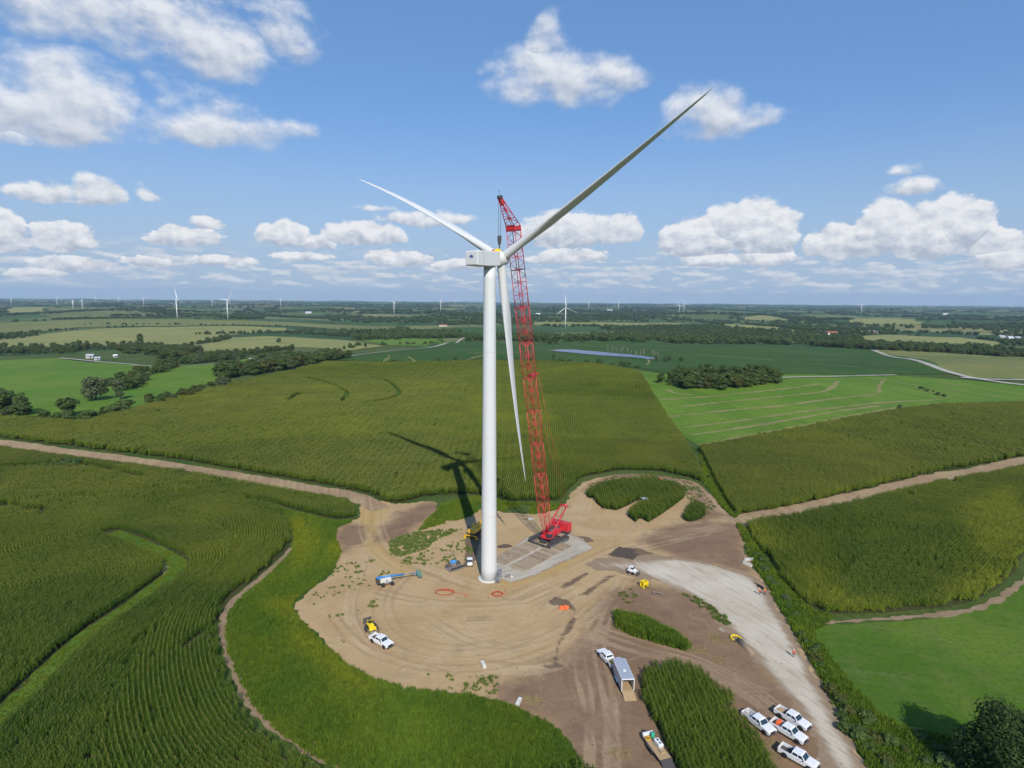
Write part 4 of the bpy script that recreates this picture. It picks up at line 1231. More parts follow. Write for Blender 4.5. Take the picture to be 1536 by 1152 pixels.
bush_line([(1070, 715), (1085, 745), (1100, 772)], 6, 1.0, 2.0, 'low weed bush in the green strip between corn fields', 'bushes in the green strip', .8)
bush_line([(1130, 826), (1150, 860), (1172, 895), (1195, 935)], 12, .9, 1.8, 'low bush along the upper right edge of the gravel road', 'bushes at the upper road edge', .7, 1.3, TP)
bush_line([(1205, 955), (1222, 985), (1240, 1015)], 10, .9, 1.7, 'bush beside the hay field at the gravel road', 'bushes at the hay field', .8, 1.1, TY)
bush_line([(1248, 1030), (1262, 1055), (1280, 1085), (1300, 1115), (1320, 1150)], 18, .9, 1.8, 'thick bush at the lower right edge of the gravel road', 'thick bushes at the lower road edge', 1.2, 1.3, TY)
bush_line([(1330, 1115), (1370, 1130), (1420, 1150)], 12, 1.0, 2.0, 'low bush on the rough bank in the lower right corner', 'bushes on the rough bank', 2.0, 1.4, TY)

# the big tree in the lower right corner
bt = P(1512, 1183)
o = empty('tree', (bt[0], bt[1], bt[2]), 0.4, 'large dark leafy tree cut by the lower right corner', 'tree')
link_mesh('crown', crown_mesh('crown', 301, 46000, .21, 6.9, 5.9, 5.0, 38), 'dark_tree_leaf', o)
link_mesh('trunk', trunk_mesh('trunk', 302, 6.5, .34, 9, 4.2), 'bark', o)

# drowned trees in the pond
for i in range(14):
    p = P(*((912 + i * 5.6 + rng.normal() * 3, 532.5 + i * .45 + rng.normal() * .6)))
    mb = MB(); hh = rng.uniform(7, 14)
    mb.tube((0, 0, -.5), (rng.normal() * .4, 0, hh), .32, .10, 5)
    for k in range(7):
        z = hh * rng.uniform(.3, .85); a = rng.uniform(0, 6.28); l = hh * rng.uniform(.15, .32)
        mb.tube((0, 0, z), (math.cos(a) * l, math.sin(a) * l, z + l * 1.1), .14, .05, 4)
    o = empty('dead_tree', (p[0], p[1], p[2] + .6), 0, 'bare dead tree standing in the far pond', 'tree', 'dead trees in the pond')
    mb.build('trunk', 'dead_wood', o)

# far woods: too many and too far to tell apart
FARV = []
for k in range(4):
    FARV.append(proto('far_tree', crown_mesh('far_tree', 400 + k, 330, 1.15, 5.0, 5.2, 4.6, 9), ('tree_leaf',)))
MIDV = [proto('mid_tree', VAR[k_][0].copy(), (('tree_leaf', 'yellow_tree_leaf', 'tree_leaf', 'pale_tree_leaf')[k_],)) for k_ in range(4)]


def wood(name, label, pts, hs, wide, protos=None):
    n = len(pts)
    return scatter(name, np.column_stack([pts, T(pts[:, 0], pts[:, 1]) - .3]), np.column_stack([np.zeros(n), np.zeros(n), rng.uniform(0, 6.28, n)]),
                   np.column_stack([hs / 10 * wide, hs / 10 * wide, hs / 10]), rng.integers(0, 4, n), np.zeros(n), protos or FARV, label)


def wood_px(label, q, n, h0, h1, wide=1.3):
    w_ = PL(q); p = rand_in(w_, n); wood('woodland', label, p, rng.uniform(h0, h1, len(p)), wide)


wood_px('dark wood band beyond the pond and the soybean field', [(690, 505), (760, 503), (830, 506), (1000, 508), (1180, 513), (1190, 518), (1000, 515), (830, 516), (700, 512)], 1500, 9, 14)
wood_px('wood between the hay fields left of the tower', [(525, 506), (600, 499), (690, 499), (690, 507), (620, 509), (540, 511)], 500, 9, 14)
wood_px('wood on the hill right of centre', [(1000, 496), (1060, 490), (1160, 497), (1180, 507), (1010, 505)], 500, 8, 12, 1.2)
wood_px('wood beyond the right hay field', [(1200, 498), (1290, 498), (1330, 493), (1440, 494), (1536, 500), (1700, 505), (1700, 494), (1536, 486), (1400, 488), (1300, 490), (1200, 492)], 1200, 10, 15)
def fill(label, px, n, h0, h1, jit, wide=1.4):
    w_ = resample(smooth(PL(px), 1), 1.0); k = (np.arange(n) + rng.random(n)) / n * (len(w_) - 1)
    wood('undergrowth', label, w_[k.astype(int)] + rng.normal(size=(n, 2)) * jit, rng.uniform(h0, h1, n), wide, MIDV)


fill('leafy undergrowth of the wood above the corn', [(345, 566), (400, 553), (470, 541), (515, 537)], 110, 6, 13, 12)
fill('leafy undergrowth of the wood around the small farmstead', [(-80, 528), (60, 527), (125, 525), (210, 520), (260, 530), (285, 540)], 240, 7, 13, 20)
fill('leafy undergrowth along the creek and the lane', [(285, 546), (330, 536), (395, 529), (440, 524)], 90, 5, 11, 10)
fill('leafy undergrowth along the creek in the pasture', [(190, 586), (200, 572), (225, 562), (255, 551)], 44, 4, 9, 7)
fill('brush along the corn edge below the pasture', [(225, 608), (260, 599), (310, 588), (345, 574)], 44, 2.5, 6, 4)
fill('hedgerow growth above the hay fields', [(300, 502), (350, 501), (440, 500), (520, 505)], 110, 5, 10, 8)
fill('hedgerow growth at the far left', [(-80, 518), (0, 508), (50, 499), (115, 494)], 80, 5, 10, 8)
fill('hedgerow growth between the hay fields', [(275, 524), (300, 516), (345, 507)], 30, 4, 8, 4)
fill('leafy undergrowth of the right hedgerow', [(1222, 519), (1310, 525), (1430, 530), (1560, 537)], 170, 6, 12, 9)
fill('leafy undergrowth of the grove', [(1010, 575), (1060, 580), (1110, 577), (1155, 572)], 60, 5, 10, 6)
fill('brush at the left edge of the corn', [(-60, 618), (0, 621), (60, 625)], 14, 4, 9, 3)
fill('hedge growth along the upper fields', [(440, 500), (470, 492), (560, 497), (640, 496)], 50, 6, 10, 10)
fill('belt of trees below the distant turbines', [(130, 487), (250, 487), (360, 489), (430, 490)], 50, 5, 9, 14)
fill('belt of trees at the far lane left of the tower', [(520, 521), (560, 518), (620, 517), (660, 512)], 24, 4, 8, 6)

# noise-shaped woods out to the horizon, laid out evenly in bearing and log distance
n_ = 40000
ra = np.exp(rng.uniform(math.log(1500), math.log(15500), n_)); aa = rng.uniform(R(-52), R(52), n_)
wx, wy = ra * np.sin(aa), ra * np.cos(aa)
mk = .55 * vnoise(wx, wy, 620, 91) + .45 * vnoise(wx + wy * .4, wy, 230, 92)
ok = (mk > .535)
line = np.abs(vnoise(wx, wy, 900, 93) - .5) < .018
ok |= line
for nm, mt, q in FIELDS:
    ok &= ~inside(PL(q), wx, wy)
wx, wy, ra = wx[ok], wy[ok], ra[ok]
wood('woodland', 'scattered far woods fading to the horizon', np.column_stack([wx, wy]), rng.uniform(8, 14, len(wx)), np.clip(ra / 1700, 1.1, 5.0))

# clods and stones on the bare soil
def clod_mesh(name, seed):
    bmh = bmesh.new(); bmesh.ops.create_icosphere(bmh, subdivisions=1, radius=.5); r = np.random.default_rng(seed)
    for v in bmh.verts: v.co *= 1 + r.normal() * .16; v.co.z *= .6
    me_ = bpy.data.meshes.new(name); bmh.to_mesh(me_); bmh.free(); return me_


material('clod', m_leaf((.30, .21, .13), (.17, .11, .07), (.40, .30, .19)), .95, spec=.1)
CLOD = [proto('clod', clod_mesh('clod', 90 + k), ('clod',)) for k in range(3)]
strew('soil_clods', 'loose clods and stones over the bare soil of the pad', PAD, .55, CLOD, .10, .42, lambda x, y: a_brown(x, y), lambda x, y: .08 + .55 * a_brown(x, y) * vnoise(x, y, 6, 71) + .25 * sst(vnoise(x, y, 9, 72), .6, .9))

# ------------------------------------------------------------------ paints
def paint(name, c, rough=.4, metal=0.0, dirt=.25, spec=.4):
    def f():
        p = X(X.tree.nodes.new('ShaderNodeTexCoord').outputs['Object'])
        n = noise(p, 1.3, 4, .6)
        return mix(step(n, .48, .8, 0, dirt), c, tuple(q * .55 + .05 for q in c))
    return material(name, f, rough, metal, spec)


def m_turbine():
    p = X(X.tree.nodes.new('ShaderNodeTexCoord').outputs['Object']); x, y, z = xyz(p)
    st_ = noise(vec(X.m('ARCTAN2', x, y) * 7.0, z * .07), 1.0, 5, .6); n = noise(p, .5, 4)
    c = mix(step(st_, .5, .78, 0, .28), (.64, .645, .635), (.47, .46, .43))
    return mix(step(n, .5, .75, 0, .12), c, (.50, .49, .46))


material('turbine_white', m_turbine, .38, spec=.4)
def m_truck():
    p = X(X.tree.nodes.new('ShaderNodeTexCoord').outputs['Object']); x, y, z = xyz(p); n = noise(p, 2.2, 5, .6)
    c = mix(step(n, .48, .8, 0, .15), (.76, .755, .745), (.55, .52, .46))
    return mix(step(z + (n - .5) * .5, .80, .40, 0, .55), c, (.42, .32, .21))


material('truck_white', m_truck, .3, spec=.4)
paint('crane_red', (.57, .032, .040), .42, dirt=.18)
paint('boom_red', (.55, .032, .052), .45, dirt=.15)
paint('far_white', (.80, .80, .79), .4, dirt=.05)
paint('steel_dark', (.085, .080, .078), .6, .3, .4)
paint('steel_grey', (.30, .30, .31), .5, .4, .3)
paint('black_rubber', (.022, .022, .023), .85, dirt=.3)
paint('glass_dark', (.025, .045, .060), .08, dirt=.05, spec=.6)
paint('yellow_paint', (.72, .42, .020), .4, dirt=.25)
paint('bright_yellow', (.80, .58, .010), .5, dirt=.08)
paint('blue_paint', (.045, .21, .52), .4, dirt=.15)
paint('tarp_blue', (.06, .36, .80), .6, dirt=.1)
paint('orange_plastic', (.85, .16, .035), .5, dirt=.12)
paint('orange_hose', (.50, .085, .032), .6, dirt=.25)
paint('green_plastic', (.05, .38, .24), .5, dirt=.12)
paint('concrete', (.46, .44, .41), .9, dirt=.3)
paint('concrete_light', (.60, .57, .50), .9, dirt=.2)
paint('wood_deck', (.42, .29, .155), .85, dirt=.35)
def m_mat():
    p = X(X.tree.nodes.new('ShaderNodeTexCoord').outputs['Object']); x, y, z = xyz(p)
    rn = X(X.tree.nodes.new('ShaderNodeObjectInfo').outputs['Random']); n = noise(p + rn * 40.0 if False else vec(x + rn * 40.0, y, z), 1.1, 5, .65)
    c = mix(rn, (.250, .180, .115), (.420, .325, .215)); c = mix(step(n, .42, .68, 0, .7), c, (.450, .370, .260))
    return mix(step(X.m('ABSOLUTE', X.m('FRACT', x * 4.2) - .5), .40, .5, 0, .6), c, (.09, .065, .04))


material('wood_mat', m_mat, .9, spec=.1)
paint('mat_dark', (.085, .062, .045), .9, dirt=.4)
paint('trailer_silver', (.46, .48, .52), .38, .25, .12)
paint('logo_blue', (.035, .045, .30), .4, dirt=.05)
paint('roof_red', (.33, .10, .06), .7, dirt=.3)
paint('roof_grey', (.42, .44, .47), .5, dirt=.25)
paint('barn_red', (.30, .05, .035), .8, dirt=.2)
paint('pole_wood', (.33, .235, .155), .85, dirt=.4)
paint('skin', (.42, .24, .16), .6, dirt=.1)
paint('jeans', (.055, .075, .13), .85, dirt=.2)
paint('vest_orange', (.90, .13, .030), .7, dirt=.06)
paint('rope_black', (.03, .03, .032), .6, dirt=.1)
paint('headlight', (.55, .57, .60), .15, dirt=.05)
paint('tail_red', (.45, .02, .02), .3, dirt=.05)
paint('rock', (.33, .27, .21), .9, dirt=.4)


def G(px, py, z=0.0):
    d = rays(px, py); t = (z - CAMH) / d[2]
    return Vector((d * t).tolist()) + Vector((0, 0, CAMH))


def heading(a, b): return math.atan2(b[1] - a[1], b[0] - a[0])


# ------------------------------------------------------------------ wind turbines
TB = Vector((-5.5, 142.2, 0)); PSI = R(56.4)
PAX = Vector((math.cos(PSI), math.sin(PSI), 0)); TILT = R(3.0)


def blade_mesh(L, pitch0, prebend, n=26, m=14, sag=None):
    """along +z, leading edge towards +y, downwind towards -x"""
    V, Q = [], []
    for i in range(n):
        s_ = (i / (n - 1)) ** .9; z = s_ * L
        if s_ < .05: ch = 2.15
        elif s_ < .22: k = (s_ - .05) / .17; k = k * k * (3 - 2 * k); ch = 2.15 + 1.65 * k
        else: ch = 3.8 * (1 - (s_ - .22) / .78) ** .86 + .22
        if s_ > .97: ch *= max(.18, (1 - s_) / .03)
        th = 1.0 if s_ < .05 else max(.17, 1.0 - .75 * min(1, (s_ - .05) / .2)) if s_ < .25 else .25 - .09 * min(1, (s_ - .25) / .5)
        rnd = max(0, 1 - max(0, s_ - .04) / .16)
        tw = pitch0 + R(14) * (1 - s_) ** 2
        for j in range(m):
            a = 2 * math.pi * j / m
            xc, yc = math.cos(a), math.sin(a)
            u = .5 * xc + (.22 * (1 - rnd))* -1 + .22 * (1 - rnd) * 0
            u = xc * .5 - .20 * (1 - rnd)
            t_ = yc * .5 * th * ((1 - rnd) * (.35 + .65 * ((xc + 1) / 2) ** .6) + rnd)
            lx, ly = t_ * ch, u * ch
            pb = prebend * s_ ** 2.2; x = lx * math.cos(tw) - ly * math.sin(tw) + pb * math.cos(pitch0); y = lx * math.sin(tw) + ly * math.cos(tw) + pb * math.sin(pitch0)
            V.append((x, y, z))
    for i in range(n - 1):
        for j in range(m): Q.append((i * m + j, i * m + (j + 1) % m, (i + 1) * m + (j + 1) % m, (i + 1) * m + j))
    return raw_mesh('blade', V, Q, True)


def rotor_basis(ax, phi):
    """frame whose z runs along the blade, y to the leading edge, x along the shaft"""
    rr = Vector((ax.y, -ax.x, 0)).normalized(); up = rr.cross(ax); up = up if up.z > 0 else -up
    z = rr * math.cos(phi) + up * math.sin(phi); y = -rr * math.sin(phi) + up * math.cos(phi)
    return Matrix((ax, y, z)).transposed()


wt = empty('wind_turbine', TB, 0, 'tall white wind turbine with three blades rising from the dirt pad', 'wind turbine')
mb = MB(); secs = [0, 17, 37, 58, 78.2]; rad = lambda z: 2.02 + (1.42 - 2.02) * z / 78.2
mb.lathe([(rad(z), z) for z in np.linspace(0, 78.2, 26)], n=48)
tw = mb.build('tower', 'turbine_white', wt)
for z in secs[1:-1]:
    f = MB(); f.lathe([(rad(z) + .005, z - .07), (rad(z) + .012, z - .03), (rad(z) + .012, z + .03), (rad(z) + .005, z + .07)], n=48); f.build('flange', 'concrete_light', tw)
f = MB(); f.lathe([(2.75, -.05), (2.75, .22), (2.68, .28), (2.0, .30)], n=40); f.build('foundation', 'concrete_light', wt)
da = math.atan2(-.18, .98)
dr = MB(); dn = Vector((math.cos(da), math.sin(da), 0))
dr.box(dn * 2.04 + Vector((0, 0, 3.2)), (.10, 1.0, 2.2), da, bev=.03); d_ = dr.build('door', 'turbine_white', wt)
f = MB(); f.box(dn * 2.10 + Vector((0, 0, 3.2)), (.04, .12, .3), da); f.build('door_handle', 'steel_grey', d_)
st = empty('entry_stair', (0, 0, 0)); st.parent = wt; st.rotation_euler = (0, 0, da)
for i in range(9):
    f = MB(); f.box((2.55 + .05, .35 - i * .30, 2.0 - i * .21), (1.05, .30, .05)); f.build('tread', 'steel_grey', st)
f = MB(); f.box((2.6, .75, 2.06), (1.15, 1.0, .08)); f.build('landing', 'steel_grey', st)
f = MB()
for sx in (2.06, 3.12):
    f.path([(sx, 1.2, 2.1), (sx, 1.2, 3.2), (sx, .3, 3.2), (sx, -2.1, 1.3), (sx, -2.1, .1)], .035, 5)
    f.path([(sx, .3, 2.1), (sx, .3, 3.2)], .035, 5); f.path([(sx, .5, 1.95), (sx, -2.1, .12)], .05, 5)
f.path([(3.12, 1.2, .05), (3.12, 1.2, 2.1)], .05, 5); f.path([(2.08, 1.2, .05), (2.08, 1.2, 2.1)], .05, 5)
f.build('handrail', 'steel_grey', st)

nb = MB()
prof = [(-7.1, -1.35), (-6.9, -1.62), (-2.2, -1.85), (1.9, -1.75), (2.05, -1.5), (2.05, 1.45), (1.8, 1.66), (-6.6, 1.72), (-7.05, 1.5)]
n_p = len(prof); hw = 1.75
rings_ = [(-hw, .90), (-hw + .16, 1.0), (hw - .16, 1.0), (hw, .90)]
vs = []
for yy, k in rings_: vs += [(-2.5 + (x + 2.5) * (1 - (1 - k) * .35), yy, z * k if abs(z) > .1 else z) for x, z in prof]
fs = [tuple(range(n_p)), tuple(range(3 * n_p, 4 * n_p))[::-1]]
for i in range(3):
    for j in range(n_p): fs.append((i * n_p + (j + 1) % n_p, i * n_p + j, (i + 1) * n_p + j, (i + 1) * n_p + (j + 1) % n_p))
nb.add(vs, fs)
nc = nb.build('nacelle', 'turbine_white', wt); nc.location = (0, 0, 80.0); nc.rotation_euler = (0, -TILT, PSI)
f = MB(); f.box((-2.5, .1, 1.74), (.9, .8, .12), bev=.03); f.build('roof_hatch', 'steel_dark', nc)
f = MB(); f.box((-5.3, 0, 1.76), (.5, 1.4, .16), bev=.03); f.build('vent', 'turbine_white', nc)
f = MB(); f.box((-4.75, -1.765, 0), (.06, .03, 3.0)); f.build('panel_seam', 'steel_grey', nc)
f = MB(); vs = [(-7.105, .38 * math.cos(a) * 1.5, .45 + .36 * math.sin(a)) for a in np.linspace(0, 6.283, 25)[:-1]]
f.poly(vs[::-1]); lg = f.build('logo', 'logo_blue', nc)
f = MB()
for q in range(24):
    a, b = 6.283 * q / 24, 6.283 * (q + 1) / 24
    f.tube((-7.11, .48 * math.cos(a), .45 + .29 * math.sin(a)), (-7.11, .48 * math.cos(b), .45 + .29 * math.sin(b)), .018, n=4)
f.path([(-7.11, .22, .55), (-7.11, .30, .46), (-7.11, .22, .36), (-7.11, .10, .40), (-7.11, .12, .50)], .02, 4)
f.path([(-7.11, -.08, .55), (-7.11, .02, .50), (-7.11, -.06, .45), (-7.11, .02, .38), (-7.11, -.12, .36)], .02, 4)
f.build('logo_lettering', 'turbine_white', nc)
AX = Vector((math.cos(PSI) * math.cos(TILT), math.sin(PSI) * math.cos(TILT), math.sin(TILT)))
HUBP = Vector((0, 0, 80.0)) + AX * 4.7
f = MB(); Mx = Matrix.Rotation(R(90), 3, 'Y')
f.lathe([(1.05, -2.6), (1.35, -1.6), (1.75, -1.35), (1.80, .6), (1.6, 1.3), (1.1, 1.9), (.4, 2.25), (.02, 2.3)], (4.7, 0, 0), 28, Mx); hb = f.build('hub', 'turbine_white', wt); hb.location = (0, 0, 80.0); hb.rotation_euler = (0, -TILT, PSI)
f = MB(); f.lathe([(1.25, -2.75), (1.30, -2.7), (1.30, -2.45), (1.25, -2.4)], (4.7, 0, 0), 28, Mx); f.build('bearing_ring', 'steel_dark', hb)
PHI0 = R(31.5)
for k in range(3):
    B = rotor_basis(AX, PHI0 + k * 2 * math.pi / 3)
    bm = blade_mesh(56.2, R(76), 2.4)
    o = link_mesh('blade', bm, 'turbine_white', wt)
    cone = Matrix.Rotation(R(3.0), 3, 'Y'); M = B @ cone
    # a blade that is not upright sags a little under its own weight
    co = np.empty(len(bm.vertices) * 3, np.float32); bm.vertices.foreach_get('co', co); co = co.reshape(-1, 3)
    g = M.transposed() @ Vector((0, 0, -1)); s_ = (co[:, 2:3] / 56.2) ** 2.4
    co += s_ * np.array([g.x, g.y, 0]) * 1.4; bm.vertices.foreach_set('co', co.ravel()); bm.update()
    Bz = M @ Vector((0, 0, 1)); M4 = M.to_4x4(); M4.translation = HUBP + Bz * 1.2
    o.matrix_local = M4
    f = MB(); f.lathe([(1.13, -.05), (1.16, 0), (1.16, .22), (1.10, .26)], n=24); f.build('root_collar', 'steel_grey', o)


def small_turbine(px, py, phi, psi, label, group=None):
    p = P(px, py)
    if px in TALL_PX:      # seen size of an 80 m tower gives the distance
        k = min(1.0, 80 * FPX / TALL_PX[px] / math.hypot(p[0], p[1])); p = np.array([p[0] * k, p[1] * k, float(T(p[0] * k, p[1] * k))])
    o = empty('wind_turbine', p, 0, label, 'wind turbine', group)
    f = MB(); f.lathe([(2.1, -1), (1.45, 78.5)], n=14); f.build('tower', 'far_white', o)
    ax = Vector((math.cos(psi), math.sin(psi), .06)).normalized(); f = MB(); f.box((0, 0, 80.2), (9, 3.6, 3.7), psi, bev=.3); f.build('nacelle', 'far_white', o)
    hp = Vector((0, 0, 80.2)) + ax * 5.4; f = MB(); f.lathe([(1.6, -1.2), (1.8, 0), (1.3, 1.2), (.05, 2.2)], hp, 12, rotor_basis(ax, 0) @ Matrix.Rotation(R(90), 3, 'Y')); f.build('hub', 'far_white', o)
    for k in range(3):
        b = link_mesh('blade', SMALL_BLADE, None, o); M4 = rotor_basis(ax, phi + k * 2.0944).to_4x4(); M4.translation = hp; b.matrix_local = M4


TALL_PX = {109: 13, 123: 13, 215: 10, 318: 9, 421: 11, 591: 17, 661: 16, 883: 12, 928: 11, 1019: 12, 1026: 14, 1292: 12, 85: 9, 16: 8, 143: 8, 178: 7, 683: 7}
SMALL_BLADE = blade_mesh(56.0, R(30), 1.5, 14, 8); SMALL_BLADE.materials.append(MATS['far_white'])
for px, py, ph, ps, lb in ((266, 478, 103, 62, 'largest distant turbine with one blade up, left of the tower'), (342, 479, 55, 66, 'distant turbine right of the largest distant one'),
                           (848, 492, 95, 70, 'distant turbine just right of the red boom'), (591, 464, 50, 40, 'small turbine on the bright hill left of the tower'), (661, 463, 80, 30, 'small turbine left of the tower, above the red-roofed barn'),
                           (109, 455, 70, 20, 'left one of a close pair of tiny turbines'), (123, 456.5, 65, 40, 'right one of a close pair of tiny turbines'), (215, 453.5, 85, 80, 'tiny turbine left of the largest distant one'),
                           (318, 455, 60, 60, 'tiny turbine between the two large distant ones'), (421, 455.5, 75, 60, 'tiny turbine right of the two large distant ones'), (883, 460.5, 60, 50, 'tiny turbine first right of the near distant one'),
                           (928, 462, 90, 50, 'tiny turbine second right of the near distant one'), (1019, 462.5, 90, 80, 'thin tiny turbine left in the pair right of the boom'), (1026, 463, 110, 70, 'right one in the tiny pair right of the boom'),
                           (1292, 466, 60, 40, 'tiny turbine alone at the right horizon'), (85, 450.5, 88, 80, 'tiny turbine on the horizon third from the left edge'), (16, 449, 40, 40, 'tiny turbine at the far left end of the horizon'),
                           (143, 452, 88, 80, 'faint turbine right of the tiny close pair'), (178, 455, 30, 80, 'faint turbine right of the tiny close pair, second'), (683, 457, 88, 80, 'tiniest turbine just left of the tower')):
    small_turbine(px, py, R(ph), R(ps), lb)

# ------------------------------------------------------------------ crawler crane
CC = G(823, 812); hookxy = TB + HUBP + AX * .2
fw = Vector((hookxy.x - CC.x, hookxy.y - CC.y, 0)).normalized(); cyaw = math.atan2(fw.y, fw.x)


def in_plane(px, py):
    """local forward distance and height where a pixel ray crosses the boom's upright plane"""
    d = Vector(rays(px, py).tolist()); n = Vector((-fw.y, fw.x, 0)); o = Vector((0, 0, CAMH))
    t = (CC - o).dot(n) / d.dot(n); q = o + d * t
    return (q - CC).dot(fw), q.z


cr = empty('crawler_crane', CC, cyaw, 'red crawler crane with a tall lattice boom beside the turbine', 'crane')
foot = Vector((1.2, 0, 2.7)); hx, hz = in_plane(770.5, 346); head = Vector((hx, 0, hz)); tx, tz = in_plane(749.5, 296); tip = Vector((tx, 0, tz))
print('boom head', head, 'tip', tip)


def lattice(parent, A, B, wa, wb, bays, cm='boom_red', rc=.10, rl=.048, nA=None):
    d = (B - A).normalized(); y = Vector((0, 1, 0)); n0 = d.cross(y).normalized(); nA = nA or n0
    def cor(t, w): p = A.lerp(B, t); n = nA.lerp(n0, t); return [p + y * (sy * w) + n * (sn * w) for sy, sn in ((-1, -1), (1, -1), (1, 1), (-1, 1))]
    a, b = cor(0, wa), cor(1, wb)
    for k in range(4): m_ = MB(); m_.tube(a[k], b[k], rc, n=6); m_.build('chord', cm, parent)
    m_ = MB(); prev = a
    for i in range(bays):
        c = cor((i + 1) / bays, wa + (wb - wa) * (i + 1) / bays)
        for k in range(4):
            j = (k + 1) % 4
            if (i + k) % 2: m_.tube(prev[k], c[j], rl, n=4)
            else: m_.tube(prev[j], c[k], rl, n=4)
            if i == bays - 1 or i % 2 == 1: m_.tube(c[k], c[j], rl, n=4)
        prev = c
    m_.build('lacing', cm, parent)
    return b


nsec = 9
for i in range(nsec):
    a, b = foot.lerp(head, i / nsec), foot.lerp(head, (i + 1) / nsec)
    s_ = MB(); dv = (b - a).normalized(); yv = Vector((0, 1, 0)); nv = dv.cross(yv)
    w = 1.25
    cs = [b + yv * (p * w) + nv * (q * w) for p, q in ((-1, -1), (1, -1), (1, 1), (-1, 1))]
    for k in range(4): s_.tube(cs[k], cs[(k + 1) % 4], .075, n=6)
    s_.tube(cs[0], cs[2], .05, n=5)
    sec = s_.build('boom_section', 'boom_red', cr)
    lattice(sec, a, b, .55 if i == 0 else w, w, 6)
# head frame and raked tip
f = MB(); dv = (head - foot).normalized(); ry = -math.atan2(dv.x, dv.z)
f.box(head + dv * .2, (2.9, 2.9, .12), ry=-ry)
for sy in (-1.3, 1.3): f.box(head + Vector((0, sy, 0)) + dv * .6, (2.7, .14, 1.1), ry=-ry)
for sx in (-1.3, 1.3): f.box(head + Vector((sx, 0, 0)) + dv * .6, (.14, 2.7, 1.1), ry=-ry)
hf = f.build('boom_head', 'crane_red', cr)
tb0 = head + dv * 1.0
ts = MB(); ts.tube(tip + Vector((-.1, -.5, 0)), tip + Vector((-.1, .5, 0)), .5, n=12); tso = ts.build('tip_sheave', 'steel_dark', cr)
jb = MB(); jb.box(tip.lerp(tb0, .12), (.8, .7, 2.2), ry=math.atan2((tip - tb0).x, (tip - tb0).z)); jo = jb.build('jib', 'crane_red', cr)
lattice(jo, tb0, tip, 1.25, .30, 7, 'crane_red', .11, .055, dv.cross(Vector((0, 1, 0))).normalized())
f = MB(); f.path([tip, tip + Vector((.2, 0, 1.6))], .04, 4); f.path([tip + Vector((.2, -.3, 1.5)), tip + Vector((.2, .3, 1.5))], .04, 4); f.build('wind_vane', 'steel_dark', tso)
# mast, pendants
mt_top = Vector((-8.6, 0, 8.6)); mfoot = Vector((.4, 0, 2.8))
ms = MB()
for sy in (-1, 1): ms.tube(mfoot + Vector((0, sy * 1.3, 0)), mt_top + Vector((0, sy * .95, 0)), .24, .20, 8)
ms.tube(mt_top + Vector((0, -1.2, 0)), mt_top + Vector((0, 1.2, 0)), .34, n=10)
for q in (.3, .6): ms.tube(mfoot.lerp(mt_top, q) + Vector((0, -1.2, 0)), mfoot.lerp(mt_top, q) + Vector((0, 1.2, 0)), .12, n=6)
ms.build('mast', 'crane_red', cr)
strut = foot.lerp(head, .56); nback = Vector((0, 1, 0)).cross((head - foot).normalized())
nback = nback if nback.x < 0 else -nback
f = MB(); f.box(strut + nback * 2.0, (2.2, 2.0, .22), ry=.2); f.build('pendant_strut', 'crane_red', cr)
for sy in (-.8, .8):
    f = MB(); a_, b_, c_ = mt_top + Vector((0, sy, 0)), strut + nback * 2.9 + Vector((0, sy, 0)), head + nback * 1.3 + Vector((0, sy, .8))
    f.path([a_, b_, c_], .055, 4); f.build('pendant', 'orange_hose', cr)
for sy in (-.4, .4):
    f = MB(); f.path([mt_top + Vector((0, sy, 0)), Vector((-6.4, sy, 3.2))], .06, 4); f.build('boom_hoist_rope', 'rope_black', cr)
# upperworks
f = MB(); f.box((-2.2, 0, 2.05), (9.6, 2.4, .9), bev=.08); f.box((-1.0, 1.3, 2.6), (4.6, .9, 1.5), bev=.08); f.box((-1.6, -1.35, 2.5), (5.4, .9, 1.3), bev=.08); up = f.build('upperworks', 'crane_red', cr)
f = MB(); f.box((-1.4, -1.83, 2.85), (2.2, .04, .55)); f.build('name_plate', 'truck_white', up)
f = MB()
for q in range(3): f.tube((-4.2 + q * 1.5, -.85, 2.95), (-4.2 + q * 1.5, .85, 2.95), .58, n=14)
f.build('winch_drum', 'steel_dark', up)
f = MB(); f.box((2.0, 1.75, 2.9), (1.9, 1.1, 1.9), bev=.12); cb = f.build('cab', 'crane_red', cr)
f = MB(); f.box((2.35, 1.75, 3.05), (1.3, 1.14, 1.1)); f.build('cab_window', 'glass_dark', cb)
for k in range(4):
    for sy in (-1, 1):
        f = MB(); f.box((-7.2, sy * 1.55, 1.75 + k * .62), (2.1, 2.9, .58), bev=.05); f.build('counterweight', 'crane_red', cr)
f = MB(); f.box((-7.0, 0, 1.3), (2.4, 6.2, .2)); f.build('counterweight_tray', 'steel_dark', cr)
f = MB(); f.lathe([(1.9, 1.25), (1.9, 1.62)], n=28); f.build('slew_ring', 'steel_dark', cr)
trk = heading(G(765, 852), G(845, 811)) - cyaw
f = MB(); f.box((0, 0, .95), (3.2, 6.2, .75), bev=.08); f.box((0, 0, .85), (6.0, 2.2, .5), bev=.05); cbd = f.build('carbody', 'steel_dark', cr); cbd.rotation_euler = (0, 0, trk)
